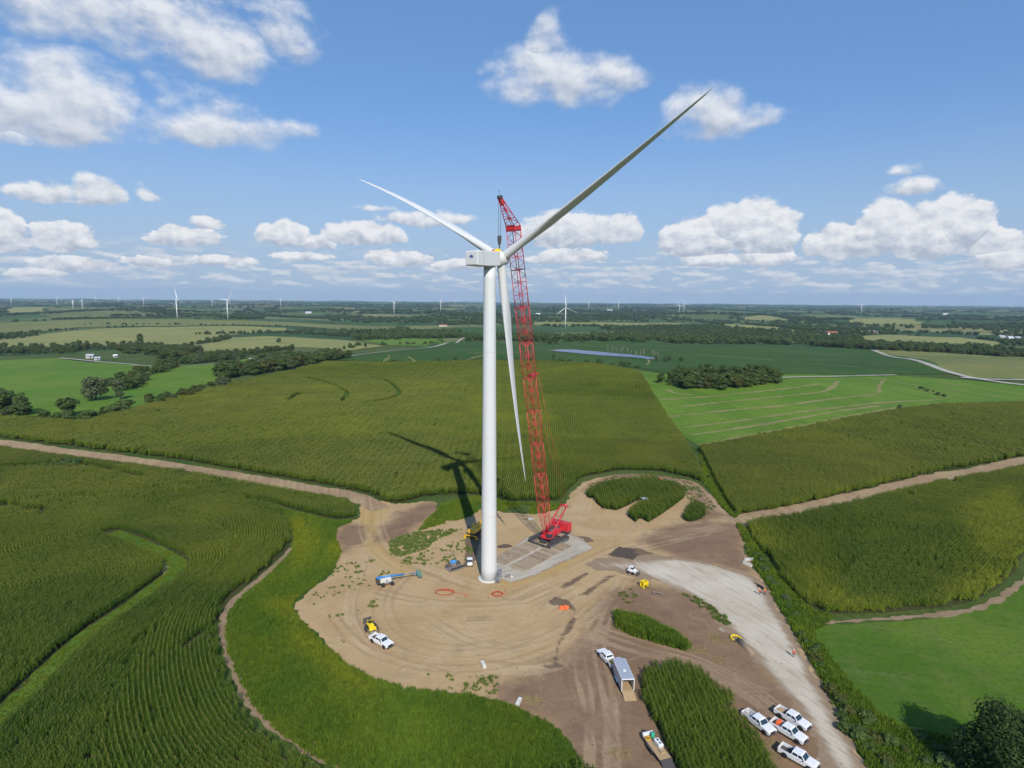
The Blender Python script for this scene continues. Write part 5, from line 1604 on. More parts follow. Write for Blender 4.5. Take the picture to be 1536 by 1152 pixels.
for sy in (-1, 1):
    f = MB(); o_ = []; Lh, rr_ = 4.1, .68
    for a in np.linspace(-90, 90, 9): o_.append((Lh + rr_ * math.cos(R(a)), .78 + rr_ * math.sin(R(a))))
    for a in np.linspace(90, 270, 9): o_.append((-Lh + rr_ * math.cos(R(a)), .78 + rr_ * math.sin(R(a))))
    f.prism(o_, sy * 3.35 - .45, sy * 3.35 + .45); tkk = f.build('crawler', 'steel_dark', cr); tkk.rotation_euler = (0, 0, trk)
    f = MB()
    per = resample(np.array(o_), .42, True)
    for q in range(len(per)):
        p0, p1 = per[q], per[(q + 1) % len(per)]; m0 = (p0 + p1) / 2; an_ = math.atan2(p1[1] - p0[1], p1[0] - p0[0])
        f.box((m0[0], sy * 3.35, m0[1]), (.38, 1.25, .13), ry=-an_)
    f.build('track_shoes', 'steel_dark', tkk)
    f = MB()
    for q in range(9): f.tube((-3.6 + q * .9, sy * 3.35 - .50, .42), (-3.6 + q * .9, sy * 3.35 + .50, .42), .27, n=10)
    f.build('roller', 'steel_grey', tkk)
f = MB()
for sx in (-1, 1): f.box((sx * 4.6, 0, .55), (.5, 5.6, .35))
f.build('cross_beam', 'steel_dark', cbd)
for q in range(4): f = MB(); f.box((3.3 + q * .55, -.2, 1.14), (.5, 4.4, .07)); f.build('walkway_plank', 'wood_mat', cbd)
f = MB(); f.box((4.9, .2, .7), (.06, .55, .55)); f.build('white_marker', 'truck_white', cbd)

# hook block hanging from the tip
tw_ = cr.matrix_world if False else None
tipw = CC + fw * tip.x + Vector((0, 0, tip.z))
hk = empty('hook_block', (tipw.x, tipw.y, 0), cyaw, 'black hook block hanging on ropes above the nacelle', 'hook block')
hkz = G(751, 360, 80); zz_ = CAMH + rays(751, 361)[2] / rays(751, 361)[1] * tipw.y
f = MB(); f.box((0, 0, zz_ + .5), (1.0, .7, 1.4), bev=.25); f.lathe([(.02, -1.0), (.3, -.9), (.42, -.3), (.3, 0)], (0, 0, zz_), 12); f.build('block', 'steel_dark', hk)
for sy in (-.28, .28): f = MB(); f.tube((0, sy, zz_ + 1.2), (0, sy * 1.3, tip.z), .05, n=4); f.build('rope', 'rope_black', hk)
f = MB(); f.tube((0, 0, zz_ - .9), (0, 0, 82.6), .14, n=6); f.build('sling', 'rope_black', hk)
lb_ = empty('lifting_gear', (tipw.x, tipw.y, 0), PSI, 'yellow lifting gear on top of the nacelle', 'lifting gear')
f = MB(); f.box((-.6, .1, 82.15), (1.9, 1.3, .75), taper=(.55, .6), bev=.1); f.build('yoke', 'bright_yellow', lb_)
f = MB(); f.box((-2.2, .3, 82.0), (.5, .6, .5), bev=.08); f.build('shackle', 'orange_hose', lb_)

# ------------------------------------------------------------------ timber mats under the crane
d0, d1 = G(765, 852), G(861, 818); e0 = G(785, 859)
mdir = (d1 - e0); mdir.z = 0; mlen = mdir.length; mdir.normalize(); mper = Vector((-mdir.y, mdir.x, 0)); ma = math.atan2(mdir.y, mdir.x)
NTH = 'first second third fourth fifth sixth seventh eighth ninth tenth eleventh twelfth thirteenth fourteenth fifteenth sixteenth seventeenth eighteenth nineteenth twentieth'.split()


def strip(org, n, side, lab):
    for i in range(n):
        f = MB(); f.box((0, 0, .10), (1.18, 5.2 + rng.normal() * .08, .20), bev=.02)
        o = f.build('timber_mat', 'wood_mat'); q = org + mdir * (.62 + i * 1.22) + mper * (side + rng.normal() * .05)
        o.location = (q.x + rng.normal() * .04, q.y + rng.normal() * .12, .075 + float(T(q.x, q.y)) + rng.random() * .04); o.rotation_euler = (rng.normal() * .006, rng.normal() * .01, ma + rng.normal() * .02)
        tag(o, lab % (NTH[i]), 'mat', 'timber mats under the crane')
strip(e0, int(mlen / 1.22), 2.6, '%s timber mat from the left in the crane strip nearer the camera')
s0 = G(757, 848); strip(s0, int(mlen / 1.22) - 1, 2.6 if (s0 - e0).dot(mper) > 0 else 2.6, '%s timber mat from the left in the crane strip beside the tower')
k0 = G(914, 832)
kd = (G(948, 842) - k0); kd.z = 0; kl = kd.length; kd.normalize(); ke = (G(926, 822) - k0); ke.z = 0; kw = ke.length; ke.normalize(); ka = math.atan2(kd.y, kd.x)
for i in range(4):
    for j in range(3 - (i == 3)):
        f = MB(); f.box((0, 0, .05), (kl / 4 * .95, kw / 2.4 * .93, .10), bev=.015); o = f.build('timber_mat', 'mat_dark')
        q = k0 + kd * ((i + .5) * kl / 4) + ke * ((j + .4) * kw / 2.4 + i * .3); o.location = (q.x, q.y, .05); o.rotation_euler = (0, 0, ka + rng.normal() * .02)
        tag(o, 'dark wet mat left of the gravel road head, row %s, place %s' % (NTH[j], NTH[i]), 'mat', 'dark mats by the gravel road')

# ------------------------------------------------------------------ pickups
def wheel(parent, x, y, r=.40, w=.27, rimmat='steel_grey'):
    f = MB(); My = Matrix.Rotation(R(90), 3, 'X')
    f.lathe([(r * .62, -w / 2), (r * .93, -w / 2), (r, -w / 3), (r, w / 3), (r * .93, w / 2), (r * .62, w / 2)], (x, y, r), 18, My); wh = f.build('wheel', 'black_rubber', parent)
    f = MB(); f.lathe([(.02, -w * .40), (r * .6, -w * .44), (r * .62, 0), (r * .6, w * .44), (.02, w * .40)], (x, y, r), 14, My); f.build('rim', rimmat, wh)


def make_pickup():
    t = empty('pickup_truck', (0, 0, 0))
    f = MB()
    pr = [(-.85, .48), (2.62, .48), (2.90, .58), (2.93, .98), (2.80, 1.10), (2.2, 1.20), (1.30, 1.28), (-.85, 1.30)]
    n = len(pr); vs = []
    for yy, k in ((-.99, .97), (-.93, 1.0), (.93, 1.0), (.99, .97)): vs += [(x, yy, .5 + (z - .5) * k) for x, z in pr]
    fs = [tuple(range(n)), tuple(range(3 * n, 4 * n))[::-1]] + [(i * n + (j + 1) % n, i * n + j, (i + 1) * n + j, (i + 1) * n + (j + 1) % n) for i in range(3) for j in range(n)]
    f.add(vs, fs); body = f.build('body', 'truck_white', t)
    f = MB(); f.box((2.0, 0, 1.225), (1.3, 1.2, .05), ry=.085, bev=.02); f.build('hood_bulge', 'truck_white', body)
    for sy in (-1, 1):
        f = MB()
        arch = [(.56 * math.cos(a), .42 + .56 * math.sin(a)) for a in np.linspace(0, math.pi, 12)]
        for x0 in (1.92, -1.88): f.prism([(x0 + x, z) for x, z in arch], sy * .985 - .02, sy * .985 + .02)
        f.build('wheel_arch', 'black_rubber', body)
    # bed
    f = MB()
    for sy in (-1, 1): f.box((-1.92, sy * .93, .90), (2.12, .10, .80), bev=.03)
    f.box((-.90, 0, .90), (.08, 1.9, .78)); bd = f.build('bed', 'truck_white', t)
    f = MB(); f.box((-1.92, 0, .64), (2.1, 1.78, .10)); f.build('bed_liner', 'steel_dark', bd)
    f = MB(); f.box((-2.97, 0, .92), (.09, 1.84, .74), bev=.03); f.build('tailgate', 'truck_white', bd)
    for sy in (-1, 1): f = MB(); f.box((-3.0, sy * .95, 1.05), (.07, .10, .36)); f.build('tail_light', 'tail_red', bd)
    f = MB(); f.box((-3.06, 0, .55), (.16, 1.8, .18), bev=.04); f.build('rear_bumper', 'steel_grey', bd)
    # cab
    f = MB(); zb, zt = 1.26, 1.93
    b = [(-.84, -.93), (1.32, -.93), (1.32, .93), (-.84, .93)]; u = [(-.72, -.73), (.60, -.73), (.60, .73), (-.72, .73)]
    m_ = [(-.78, -.80), (.72, -.80), (.72, .80), (-.78, .80)]
    f.add([(x, y, zb) for x, y in b] + [(x, y, zt - .08) for x, y in m_] + [(x, y, zt) for x, y in u],
          [(0, 1, 5, 4), (1, 2, 6, 5), (2, 3, 7, 6), (3, 0, 4, 7), (4, 5, 9, 8), (5, 6, 10, 9), (6, 7, 11, 10), (7, 4, 8, 11), (8, 9, 10, 11)]); cb = f.build('cab', 'truck_white', t)
    f = MB(); f.add([(1.30, -.80, 1.305), (1.30, .80, 1.305), (.775, .70, 1.80), (.775, -.70, 1.80)], [(0, 1, 2, 3)]); f.v = [(x + .012, y, z + .008) for x, y, z in f.v]; f.build('windshield', 'glass_dark', cb)
    f = MB(); f.add([(-.85, .74, 1.38), (-.85, -.74, 1.38), (-.80, -.66, 1.78), (-.80, .66, 1.78)], [(0, 1, 2, 3)]); f.build('rear_window', 'glass_dark', cb)
    for sy in (-1, 1):
        for (x0, x1, x2, x3) in ((.20, 1.10, .70, .20), (-.70, .08, .08, -.66)):
            f = MB(); q = [(x0, sy * .925, 1.36), (x1, sy * .925, 1.36), (x2, sy * .835, 1.78), (x3, sy * .835, 1.78)]
            f.poly(q if sy < 0 else q[::-1]); f.build('side_window', 'glass_dark', cb)
        f = MB(); f.box((1.08, sy * 1.08, 1.36), (.12, .24, .18), bev=.03); f.build('mirror', 'black_rubber', cb)
        for xx in (.55, -.35): f = MB(); f.box((xx - .3, sy * .995, 1.12), (.16, .02, .04)); f.build('door_handle', 'steel_dark', cb)
    f = MB(); f.box((2.925, 0, .86), (.05, 1.25, .34)); f.build('grille', 'black_rubber', body)
    for sy in (-1, 1): f = MB(); f.box((2.90, sy * .80, .90), (.08, .30, .24), bev=.03); f.build('headlight', 'headlight', body)
    f = MB(); f.box((2.98, 0, .56), (.20, 1.95, .22), bev=.06); f.build('front_bumper', 'steel_dark', body)
    for x in (1.92, -1.88):
        for sy in (-1, 1): wheel(t, x, sy * .86)
    f = MB(); f.box((0, 0, .50), (5.4, 1.2, .16)); f.build('chassis', 'black_rubber', t)
    return t


PK = make_pickup()
TRUCKS = [((557, 953), (587, 969), 'white pickup with a trailer carrying a yellow machine behind it'), ((922, 998), (901, 975), 'white pickup hitched to the silver enclosed trailer'),
          ((1118, 1068), (1159, 1099), 'white pickup parked nearest the corn, left of the four'), ((1165, 1063), (1214, 1092), 'white pickup parked at the top right of the four'),
          ((1158, 1082), (1209, 1112), 'white pickup with orange gear in its bed, middle of the four'), ((1173, 1122), (1224, 1150), 'white pickup lowest of the four, at the bottom edge')]
TPOS = []
for i, (a, b, lb) in enumerate(TRUCKS):
    o = PK if i == 0 else copy_tree(PK)
    A_, B_ = G(*a, .8), G(*b, .8); c = (A_ + B_) / 2; h = heading(A_, B_)
    o.location = (c.x, c.y, .035 + (0.01 if i > 1 else 0)); o.rotation_euler = (0, 0, h); o.scale = (.96, .96, .96); tag(o, lb, 'pickup', 'white pickups')
    TPOS.append((c, h)); print('truck', i, (B_ - A_).length)


def at_truck(i, x, y, z): c, h = TPOS[i]; return (c.x + x * math.cos(h) - y * math.sin(h), c.y + x * math.sin(h) + y * math.cos(h), z)


def cargo(name, i, x, y, z, d, mat, label, cat, rz=0.0, parts=()):
    o = empty(name, at_truck(i, x, y, z), TPOS[i][1] + rz, label, cat); f = MB(); f.box((0, 0, d[2] / 2), d, bev=.05); f.build(parts[0] if parts else 'case', mat, o)
    f = MB(); f.box((0, 0, d[2] + .02), (d[0] * .9, d[1] * .9, .05), bev=.01); f.build(parts[1] if len(parts) > 1 else 'lid', mat, o)
    return o


cargo('orange_box', 4, -1.75, .40, .73, (.55, .55, .75), 'orange_plastic', 'orange box in the bed of the middle pickup, left one', 'box')
cargo('orange_box', 4, -1.75, -.25, .73, (.55, .55, .75), 'orange_plastic', 'orange box in the bed of the middle pickup, right one', 'box')
cargo('tool_box', 4, -1.15, 0, .73, (.45, 1.6, .5), 'steel_grey', 'grey tool box behind the cab of the middle pickup', 'tool box')
cargo('tool_box', 3, -1.15, 0, .73, (.45, 1.6, .5), 'black_rubber', 'black tool box behind the cab of the top right pickup', 'tool box')
cargo('plywood_stack', 3, -2.0, 0, .72, (1.1, 1.2, .35), 'wood_deck', 'plywood stack in the bed of the top right pickup', 'plywood')
cargo('tool_box', 2, -1.5, 0, .72, (.9, 1.3, .35), 'concrete', 'grey case in the bed of the pickup nearest the corn', 'case')
cargo('gear_bag', 2, -2.5, .1, .72, (.6, .8, .5), 'truck_white', 'white bag in the bed of the pickup nearest the corn', 'bag')
cargo('tool_box', 1, -1.15, 0, .73, (.45, 1.6, .4), 'truck_white', 'white tool box behind the cab of the pickup with the silver trailer', 'tool box')
cargo('gear_bag', 1, -1.9, 0, .72, (.7, 1.1, .45), 'yellow_paint', 'yellow gear in the bed of the pickup with the silver trailer', 'bag')
cargo('tool_box', 5, -1.15, 0, .73, (.45, 1.6, .4), 'black_rubber', 'black tool box in the bed of the lowest pickup', 'tool box')

# ------------------------------------------------------------------ trailers
A_, B_ = G(928, 999, 1.2), G(942, 1032, 1.2); c = (A_ + B_) / 2; h = heading(B_, A_)
te = empty('enclosed_trailer', (c.x, c.y, .04), h, 'silver enclosed trailer with its rear ramp lowered', 'trailer')
Lt, Wt, z0, z1 = 6.2, 2.3, .55, 2.75
f = MB(); f.box((0, 0, .50), (Lt, Wt - .02, .10)); f.build('floor', 'wood_deck', te)
for sy in (-1, 1): f = MB(); f.box((0, sy * (Wt / 2 - .03), (z0 + z1) / 2), (Lt, .06, z1 - z0)); f.build('side_wall', 'trailer_silver', te)
f = MB(); f.add([(Lt / 2, -Wt / 2, z0), (Lt / 2 + .7, 0, z0), (Lt / 2, Wt / 2, z0), (Lt / 2, -Wt / 2, z1), (Lt / 2 + .7, 0, z1), (Lt / 2, Wt / 2, z1)], [(0, 1, 4, 3), (1, 2, 5, 4), (3, 4, 5), (2, 1, 0), (0, 3, 5, 2)]); f.build('nose', 'trailer_silver', te)
f = MB(); f.box((0, 0, z1 + .03), (Lt, Wt, .06), bev=.01); rf = f.build('roof', 'trailer_silver', te)
f = MB(); f.box((-.6, 0, z1 + .10), (.5, .5, .12), bev=.03); f.build('roof_vent', 'truck_white', rf)
f = MB()
for sy in (-1, 1): f.box((-Lt / 2, sy * (Wt / 2 - .02), (z0 + z1) / 2), (.14, .12, z1 - z0 + .12)); f.box((0, sy * (Wt / 2 + .01), z1 + .02), (Lt, .06, .12))
f.box((-Lt / 2, 0, z1 + .02), (.14, Wt, .16)); f.build('rear_frame', 'truck_white', te)
f = MB(); f.box((-Lt / 2 - 1.05, 0, .26), (2.15, Wt - .1, .07), ry=-.24); f.build('ramp', 'wood_deck', te)
f = MB(); f.box((1.0, .55, .9), (1.2, .7, .7), bev=.04); f.build('shelf', 'steel_grey', te)
for x in (-.5, .45):
    for sy in (-1, 1): wheel(te, x, sy * (Wt / 2 + .12), .34, .22, 'truck_white')
for sy in (-1, 1): f = MB(); f.box((0, sy * (Wt / 2 + .13), .78), (1.9, .28, .05), bev=.02); f.build('fender', 'truck_white', te)
f = MB(); f.path([(Lt / 2, -.7, .5), (Lt / 2 + 1.3, 0, .5), (Lt / 2, .7, .5)], .06, 5); f.build('tongue', 'steel_dark', te)

A_, B_ = G(972, 1103, .7), G(997, 1137, .7); c = (A_ + B_) / 2; h = heading(B_, A_)
tf = empty('flatbed_trailer', (c.x, c.y, .04), h, 'flat tan-decked trailer parked beside the dark corn patch', 'trailer'); L_ = 5.4
for q in range(8): f = MB(); f.box((0, -.87 + q * .248, .70), (L_, .24, .06)); f.build('deck_plank', 'wood_deck', tf)
f = MB(); f.box((0, 0, .58), (L_ + .1, 2.0, .14)); f.box((0, 1.04, .70), (L_ + .1, .06, .2)); f.box((0, -1.04, .70), (L_ + .1, .06, .2)); f.build('frame', 'steel_dark', tf)
f = MB(); f.box((L_ / 2 - .15, 0, .98), (.45, 1.9, .45), bev=.04); f.build('front_box', 'truck_white', tf)
f = MB(); f.box((-L_ / 2 - .75, 0, .36), (1.5, 1.9, .06), ry=-.40); f.build('ramp', 'steel_dark', tf)
for x in (-.55, .35):
    for sy in (-1, 1): wheel(tf, x, sy * 1.18, .36, .22)
for sy in (-1, 1): f = MB(); f.box((-.1, sy * 1.18, .80), (1.8, .30, .05)); f.build('fender', 'steel_dark', tf)
f = MB(); f.path([(L_ / 2, -.7, .58), (L_ / 2 + 1.3, 0, .55), (L_ / 2, .7, .58)], .06, 5); f.build('tongue', 'steel_dark', tf)
def on_flat(x, y, z): return (c.x + x * math.cos(h) - y * math.sin(h), c.y + x * math.sin(h) + y * math.cos(h), z + .04)
o = empty('generator', on_flat(-.1, -.35, .73), h, 'white generator box on the flat trailer', 'generator'); f = MB(); f.box((0, 0, .42), (1.7, .85, .84), bev=.08); f.build('housing', 'truck_white', o); f = MB(); f.box((.35, 0, .86), (.35, .3, .06)); f.build('exhaust', 'steel_dark', o); f = MB(); f.box((-.35, 0, .86), (.3, .3, .05)); f.build('vent', 'steel_dark', o)
o = empty('drum', on_flat(1.75, -.4, .73), h, 'green drum on the flat trailer', 'drum'); f = MB(); f.lathe([(.33, 0), (.35, .05), (.35, .8), (.33, .85)], n=18); f.build('barrel', 'green_plastic', o); f = MB(); f.lathe([(.30, .85), (.30, .88)], n=18); f.build('lid', 'green_plastic', o)
o = empty('hose_coil', on_flat(1.7, .45, .73), h, 'brown hose coil on the flat trailer', 'hose')
f = MB()
for q in range(3): f.path([(.38 * math.cos(a), .38 * math.sin(a), .06 + q * .09) for a in np.linspace(0, 6.283, 15)], .05, 5)
f.build('coil', 'yellow_paint', o); f = MB(); f.box((0, 0, .16), (.8, .06, .06)); f.build('strap', 'black_rubber', o)
o = empty('crate', on_flat(-1.35, -.2, .73), h, 'low tan crate on the flat trailer', 'crate'); f = MB(); f.box((0, 0, .15), (.8, .7, .3), bev=.02); f.build('box', 'wood_deck', o); f = MB(); f.box((0, 0, .32), (.84, .12, .03)); f.box((0, .25, .32), (.84, .12, .03)); f.build('slat', 'wood_mat', o)

c_, h_ = TPOS[0]
A_, B_ = G(551, 933, .6), G(562, 950, .6); c = (A_ + B_) / 2; h = heading(A_, B_)
tu = empty('utility_trailer', (c.x, c.y, .035), h, 'dark utility trailer behind the left white pickup', 'trailer')
for q in range(8): f = MB(); f.box((0, -.88 + q * .25, .58), (4.2, .24, .06)); f.build('deck_plank', 'wood_mat', tu)
f = MB(); f.box((0, 0, .47), (4.3, 2.0, .14)); f.build('frame', 'steel_dark', tu)
f = MB()
for sy in (-1, 1): f.path([(-2.1, sy * 1.03, .6), (-2.1, sy * 1.03, 1.0), (2.1, sy * 1.03, 1.0), (2.1, sy * 1.03, .6)], .04, 5)
f.path([(2.1, -1.03, 1.0), (2.1, 1.03, 1.0)], .04, 5); f.build('rail', 'steel_dark', tu)
f = MB(); f.box((-2.35, 0, 1.1), (.08, 1.9, 1.2), ry=-.25); f.build('ramp_gate', 'steel_dark', tu)
for x in (-.45, .45):
    for sy in (-1, 1): wheel(tu, x, sy * 1.18, .35, .22)
for sy in (-1, 1): f = MB(); f.box((0, sy * 1.18, .78), (1.8, .30, .05)); f.build('fender', 'steel_dark', tu)
f = MB(); f.path([(2.1, -.7, .48), (3.3, 0, .48), (2.1, .7, .48)], .06, 5); f.build('tongue', 'steel_dark', tu)
o = empty('compact_machine', (c.x - .2 * math.cos(h), c.y - .2 * math.sin(h), .65), h, 'small yellow machine riding on the utility trailer', 'machine')
f = MB(); f.box((0, 0, .35), (2.2, 1.2, .5), bev=.08); f.box((.5, 0, .75), (.9, 1.0, .4), bev=.1); f.build('body', 'bright_yellow', o)
f = MB(); f.box((-.35, 0, .95), (.5, .6, .5), bev=.06); f.build('seat', 'black_rubber', o)
for sy in (-1, 1): f = MB(); f.box((0, sy * .72, .25), (2.1, .24, .45), bev=.1); f.build('track', 'black_rubber', o)
f = MB(); f.box((1.4, 0, .35), (.5, 1.5, .5), taper=(.6, 1)); f.build('bucket', 'bright_yellow', o)
f = MB(); f.path([(-.6, -.5, .6), (-.6, -.5, 1.6), (.1, -.5, 1.6), (.1, .5, 1.6), (-.6, .5, 1.6), (-.6, .5, .6)], .04, 5); f.build('roll_bar', 'bright_yellow', o)

# ------------------------------------------------------------------ boom lift
A_, B_ = G(580, 877), G(622, 868); h = heading(A_, B_)
bl = empty('boom_lift', (A_.x, A_.y, .04), h, 'blue and white boom lift with its arm folded flat', 'boom lift')
f = MB(); f.box((0, 0, .75), (3.0, 1.6, .5), bev=.06); f.build('chassis', 'steel_grey', bl)
for x in (-1.15, 1.15):
    for sy in (-1, 1): wheel(bl, x, sy * 1.05, .50, .40, 'steel_grey')
f = MB(); f.box((-.7, -.62, 1.55), (3.4, .85, 1.0), bev=.12); f.box((-.7, .62, 1.55), (3.4, .85, 1.0), bev=.12); tt = f.build('turntable', 'concrete_light', bl)
f = MB(); f.box((-2.1, 0, 1.55), (.9, 2.1, 1.1), bev=.15); f.build('counterweight', 'steel_dark', tt)
f = MB(); f.box((-.2, -1.06, 1.55), (.5, .02, .3)); f.build('decal', 'blue_paint', tt)
f = MB(); f.tube((-2.3, 0, 2.25), (4.3, 0, 1.75), .30, .28, 4); f.box((-2.0, 0, 2.05), (1.0, .8, .7), bev=.1); bm_ = f.build('boom', 'blue_paint', bl)
f = MB(); f.tube((4.2, 0, 1.76), (7.0, 0, 1.50), .20, .19, 4); f.build('boom_extension', 'steel_grey', bm_)
f = MB(); f.tube((6.8, 0, 1.5), (7.9, 0, 1.05), .15, n=4); f.build('jib', 'blue_paint', bm_)
f = MB(); f.box((8.4, 0, .65), (.9, 2.2, .06))
f.build('basket_floor', 'steel_grey', bl); f = MB()
for z in (.95, 1.3, 1.72): f.path([(7.95, -1.1, z), (8.85, -1.1, z), (8.85, 1.1, z), (7.95, 1.1, z), (7.95, -1.1, z)], .04, 5)
for x, y in ((7.95, -1.1), (8.85, -1.1), (8.85, 1.1), (7.95, 1.1), (8.85, 0), (7.95, 0)): f.tube((x, y, .65), (x, y, 1.72), .04, n=5)
f.build('basket_rail', 'green_plastic', bl); f = MB(); f.box((8.0, .3, 1.5), (.25, .5, .35)); f.build('control_box', 'blue_paint', bl)

# ------------------------------------------------------------------ yellow crane behind the tower
A_, B_ = G(709, 806), G(752, 772); h = heading(A_, B_)
yc = empty('rough_terrain_crane', (A_.x + 2.0 * math.cos(h), A_.y + 2.0 * math.sin(h), .04), h, 'yellow mobile crane in the tower shadow, half hidden by the tower', 'crane')
f = MB(); f.box((0, 0, 1.25), (6.6, 2.3, .7), bev=.08); f.build('chassis', 'steel_dark', yc)
for x in (-2.0, 2.0):
    for sy in (-1, 1): wheel(yc, x, sy * 1.25, .72, .55, 'yellow_paint')
f = MB(); f.box((-1.9, 0, 2.1), (2.4, 2.3, 1.1), bev=.12); f.box((.3, -.75, 2.0), (2.6, .7, .9), bev=.08); upy = f.build('upperworks', 'yellow_paint', yc)
f = MB(); f.box((.7, .85, 2.45), (1.6, .85, 1.5), bev=.12); cby = f.build('cab', 'yellow_paint', yc); f = MB(); f.box((.85, .85, 2.65), (1.4, .89, .8)); f.build('cab_window', 'glass_dark', cby)
f = MB(); f.box((3.6, 0, 2.85), (11.5, .75, .85), ry=-.10, bev=.05); by = f.build('boom', 'yellow_paint', yc)
f = MB(); f.box((11.2, 0, 3.6), (5.0, .55, .62), ry=-.10, bev=.04); f.build('boom_extension', 'steel_grey', by)
f = MB(); f.box((13.8, 0, 3.7), (.6, .7, .9), bev=.1); f.build('boom_head', 'yellow_paint', by)
for x in (-3.2, 3.2): f = MB(); f.box((x, 0, .95), (.35, 3.6, .3)); f.box((x, 1.9, .35), (.6, .6, .7)); f.box((x, -1.9, .35), (.6, .6, .7)); f.build('outrigger', 'yellow_paint', yc)

# ------------------------------------------------------------------ small site things
A_ = G(683, 853); h = heading(G(673, 855), G(694, 848))
sk = empty('equipment_skid', (A_.x, A_.y, .04), h, 'cluttered grey steel skid with raised sides left of the tower', 'skid')
f = MB(); f.box((0, 0, .25), (4.6, 2.6, .22)); f.build('deck', 'steel_grey', sk)
for sy in (-1, 1): f = MB(); f.box((0, sy * 1.3, .75), (4.6, .08, .8), rx=sy * -.35); f.build('side_rail', 'steel_dark', sk)
for q in range(5): f = MB(); f.tube((-1.9 + q * .9, -1.0, .55), (-1.6 + q * .9, 1.0, .7), .13, n=7); f.build('pipe', 'pole_wood', sk)
o = empty('tarp_crate', (A_.x + 1.0 * math.cos(h + 1.6), A_.y + 1.0 * math.sin(h + 1.6), .42), h, 'bright blue covered crate on the steel skid', 'crate'); f = MB(); f.box((0, 0, .6), (1.5, 1.1, 1.2), bev=.1); f.build('box', 'steel_grey', o); f = MB(); f.box((0, 0, 1.23), (1.65, 1.25, .10), bev=.04); f.build('tarp', 'tarp_blue', o)

A_, B_ = G(705, 853), G(704.5, 843); h = heading(A_, B_)
uv = empty('utility_vehicle', ((A_.x + B_.x) / 2, (A_.y + B_.y) / 2, .04), h, 'small white utility vehicle parked beside the tower', 'utility vehicle')
f = MB(); f.box((0, 0, .75), (3.0, 1.45, .5), bev=.1); bo = f.build('body', 'truck_white', uv); f = MB(); f.box((.1, 0, 1.85), (1.5, 1.4, .08), bev=.03); f.build('roof', 'truck_white', uv)
f = MB()
for x in (-.6, .8):
    for y in (-.65, .65): f.tube((x, y, .95), (x * .9, y, 1.85), .04, n=5)
f.build('roll_cage', 'black_rubber', uv); f = MB(); f.box((-1.0, 0, 1.08), (.9, 1.3, .2), bev=.04); f.build('cargo_box', 'truck_white', uv); f = MB(); f.box((.05, 0, 1.1), (.5, 1.2, .4), bev=.08); f.build('seat', 'black_rubber', uv)
for x in (-.95, .95):
    for sy in (-1, 1): wheel(uv, x, sy * .66, .33, .25)

A_ = G(948, 860); h = heading(G(940, 856), G(956, 861))
ld = empty('compact_loader', (A_.x, A_.y, .05), h, 'small white machine at the head of the gravel road', 'loader')
f = MB(); f.box((0, 0, .75), (2.2, 1.3, .6), bev=.1); f.build('body', 'truck_white', ld); f = MB(); f.box((-.2, 0, 1.45), (1.2, 1.2, .8), taper=(.8, .85), bev=.1); cbl = f.build('cab', 'truck_white', ld); f = MB(); f.box((.1, 0, 1.5), (.75, 1.14, .5)); f.build('cab_window', 'glass_dark', cbl)
for x in (-.65, .65):
    for sy in (-1, 1): wheel(ld, x, sy * .78, .38, .28)
f = MB()
for sy in (-1, 1): f.path([(-.8, sy * .6, 1.3), (.9, sy * .6, 1.0), (1.5, sy * .6, .45)], .07, 5)
f.build('lift_arm', 'truck_white', ld); f = MB(); f.box((1.7, 0, .35), (.5, 1.5, .5), taper=(.7, 1)); f.build('bucket', 'steel_dark', ld)


def ring_pts(n, rx, ry, z, a0=0, a1=6.283): return [(rx * math.cos(a), ry * math.sin(a), z) for a in np.linspace(a0, a1, n)]


p = G(667, 889); o = empty('orange_hose', (p.x, p.y, .05), 0, 'large orange hose ring lying left of the tower base', 'hose'); f = MB()
for q in range(2): f.path(ring_pts(22, 2.1 + q * .25, 1.35 + q * .1, .08 + q * .10, .1, 6.1), .065, 6)
f.build('loop', 'orange_hose', o); f = MB(); f.path([(-1.4, 1.0, .15), (1.7, .45, .2)], .10, 6); f.path([(1.6, .4, .1), (2.1, .7, .35), (2.2, .2, .2)], .12, 6); f.build('hose_end', 'orange_hose', o)
f = MB(); f.path([(2.1, 0, .06), (3.4, -.3, .05), (5.0, -.9, .05), (6.0, -1.6, .06)], .06, 5); f.build('hose_tail', 'orange_hose', o)
p = G(746, 892); o = empty('orange_hose', (p.x, p.y, .05), 0, 'small round orange hose coil in front of the tower base', 'hose')
f = MB()
for q in range(4): f.path(ring_pts(20, 1.12 + .12 * (q % 3), 1.0 + .1 * (q % 2), .07 + q * .08), .06, 6)
f.build('coil', 'orange_hose', o); f = MB(); f.path([(1.2, .2, .2), (1.9, .6, .1), (2.2, 1.4, .06)], .07, 5); f.build('hose_end', 'orange_hose', o)
for px, py, lb in ((698, 898, 'orange marker stake between the two hose rings'), (733, 899, 'orange marker stake left of the small hose coil'), (758, 888, 'orange marker stake right of the small hose coil'), (772, 880, 'orange marker stake at the gravel pad corner'),
                   (840, 825, 'orange marker stake beside the crane tracks'), (886, 829, 'orange marker stake at the far end of the gravel pad'), (791, 882, 'orange marker stake on the dirt right of the tower'), (716, 812, 'pink marker stake in the tower shadow')):
    p = G(px, py); o = empty('marker_stake', (p.x, p.y, .03), 0, lb, 'stake'); f = MB(); f.box((0, 0, .5), (.09, .09, 1.0)); f.build('stake', 'pole_wood', o); f = MB(); f.box((0, .12, .82), (.10, .34, .34)); f.build('flag', 'orange_plastic', o)
p = G(846, 913); o = empty('orange_bags', (p.x, p.y, .03), .3, 'heap of bright orange bags on the dirt', 'bags'); 
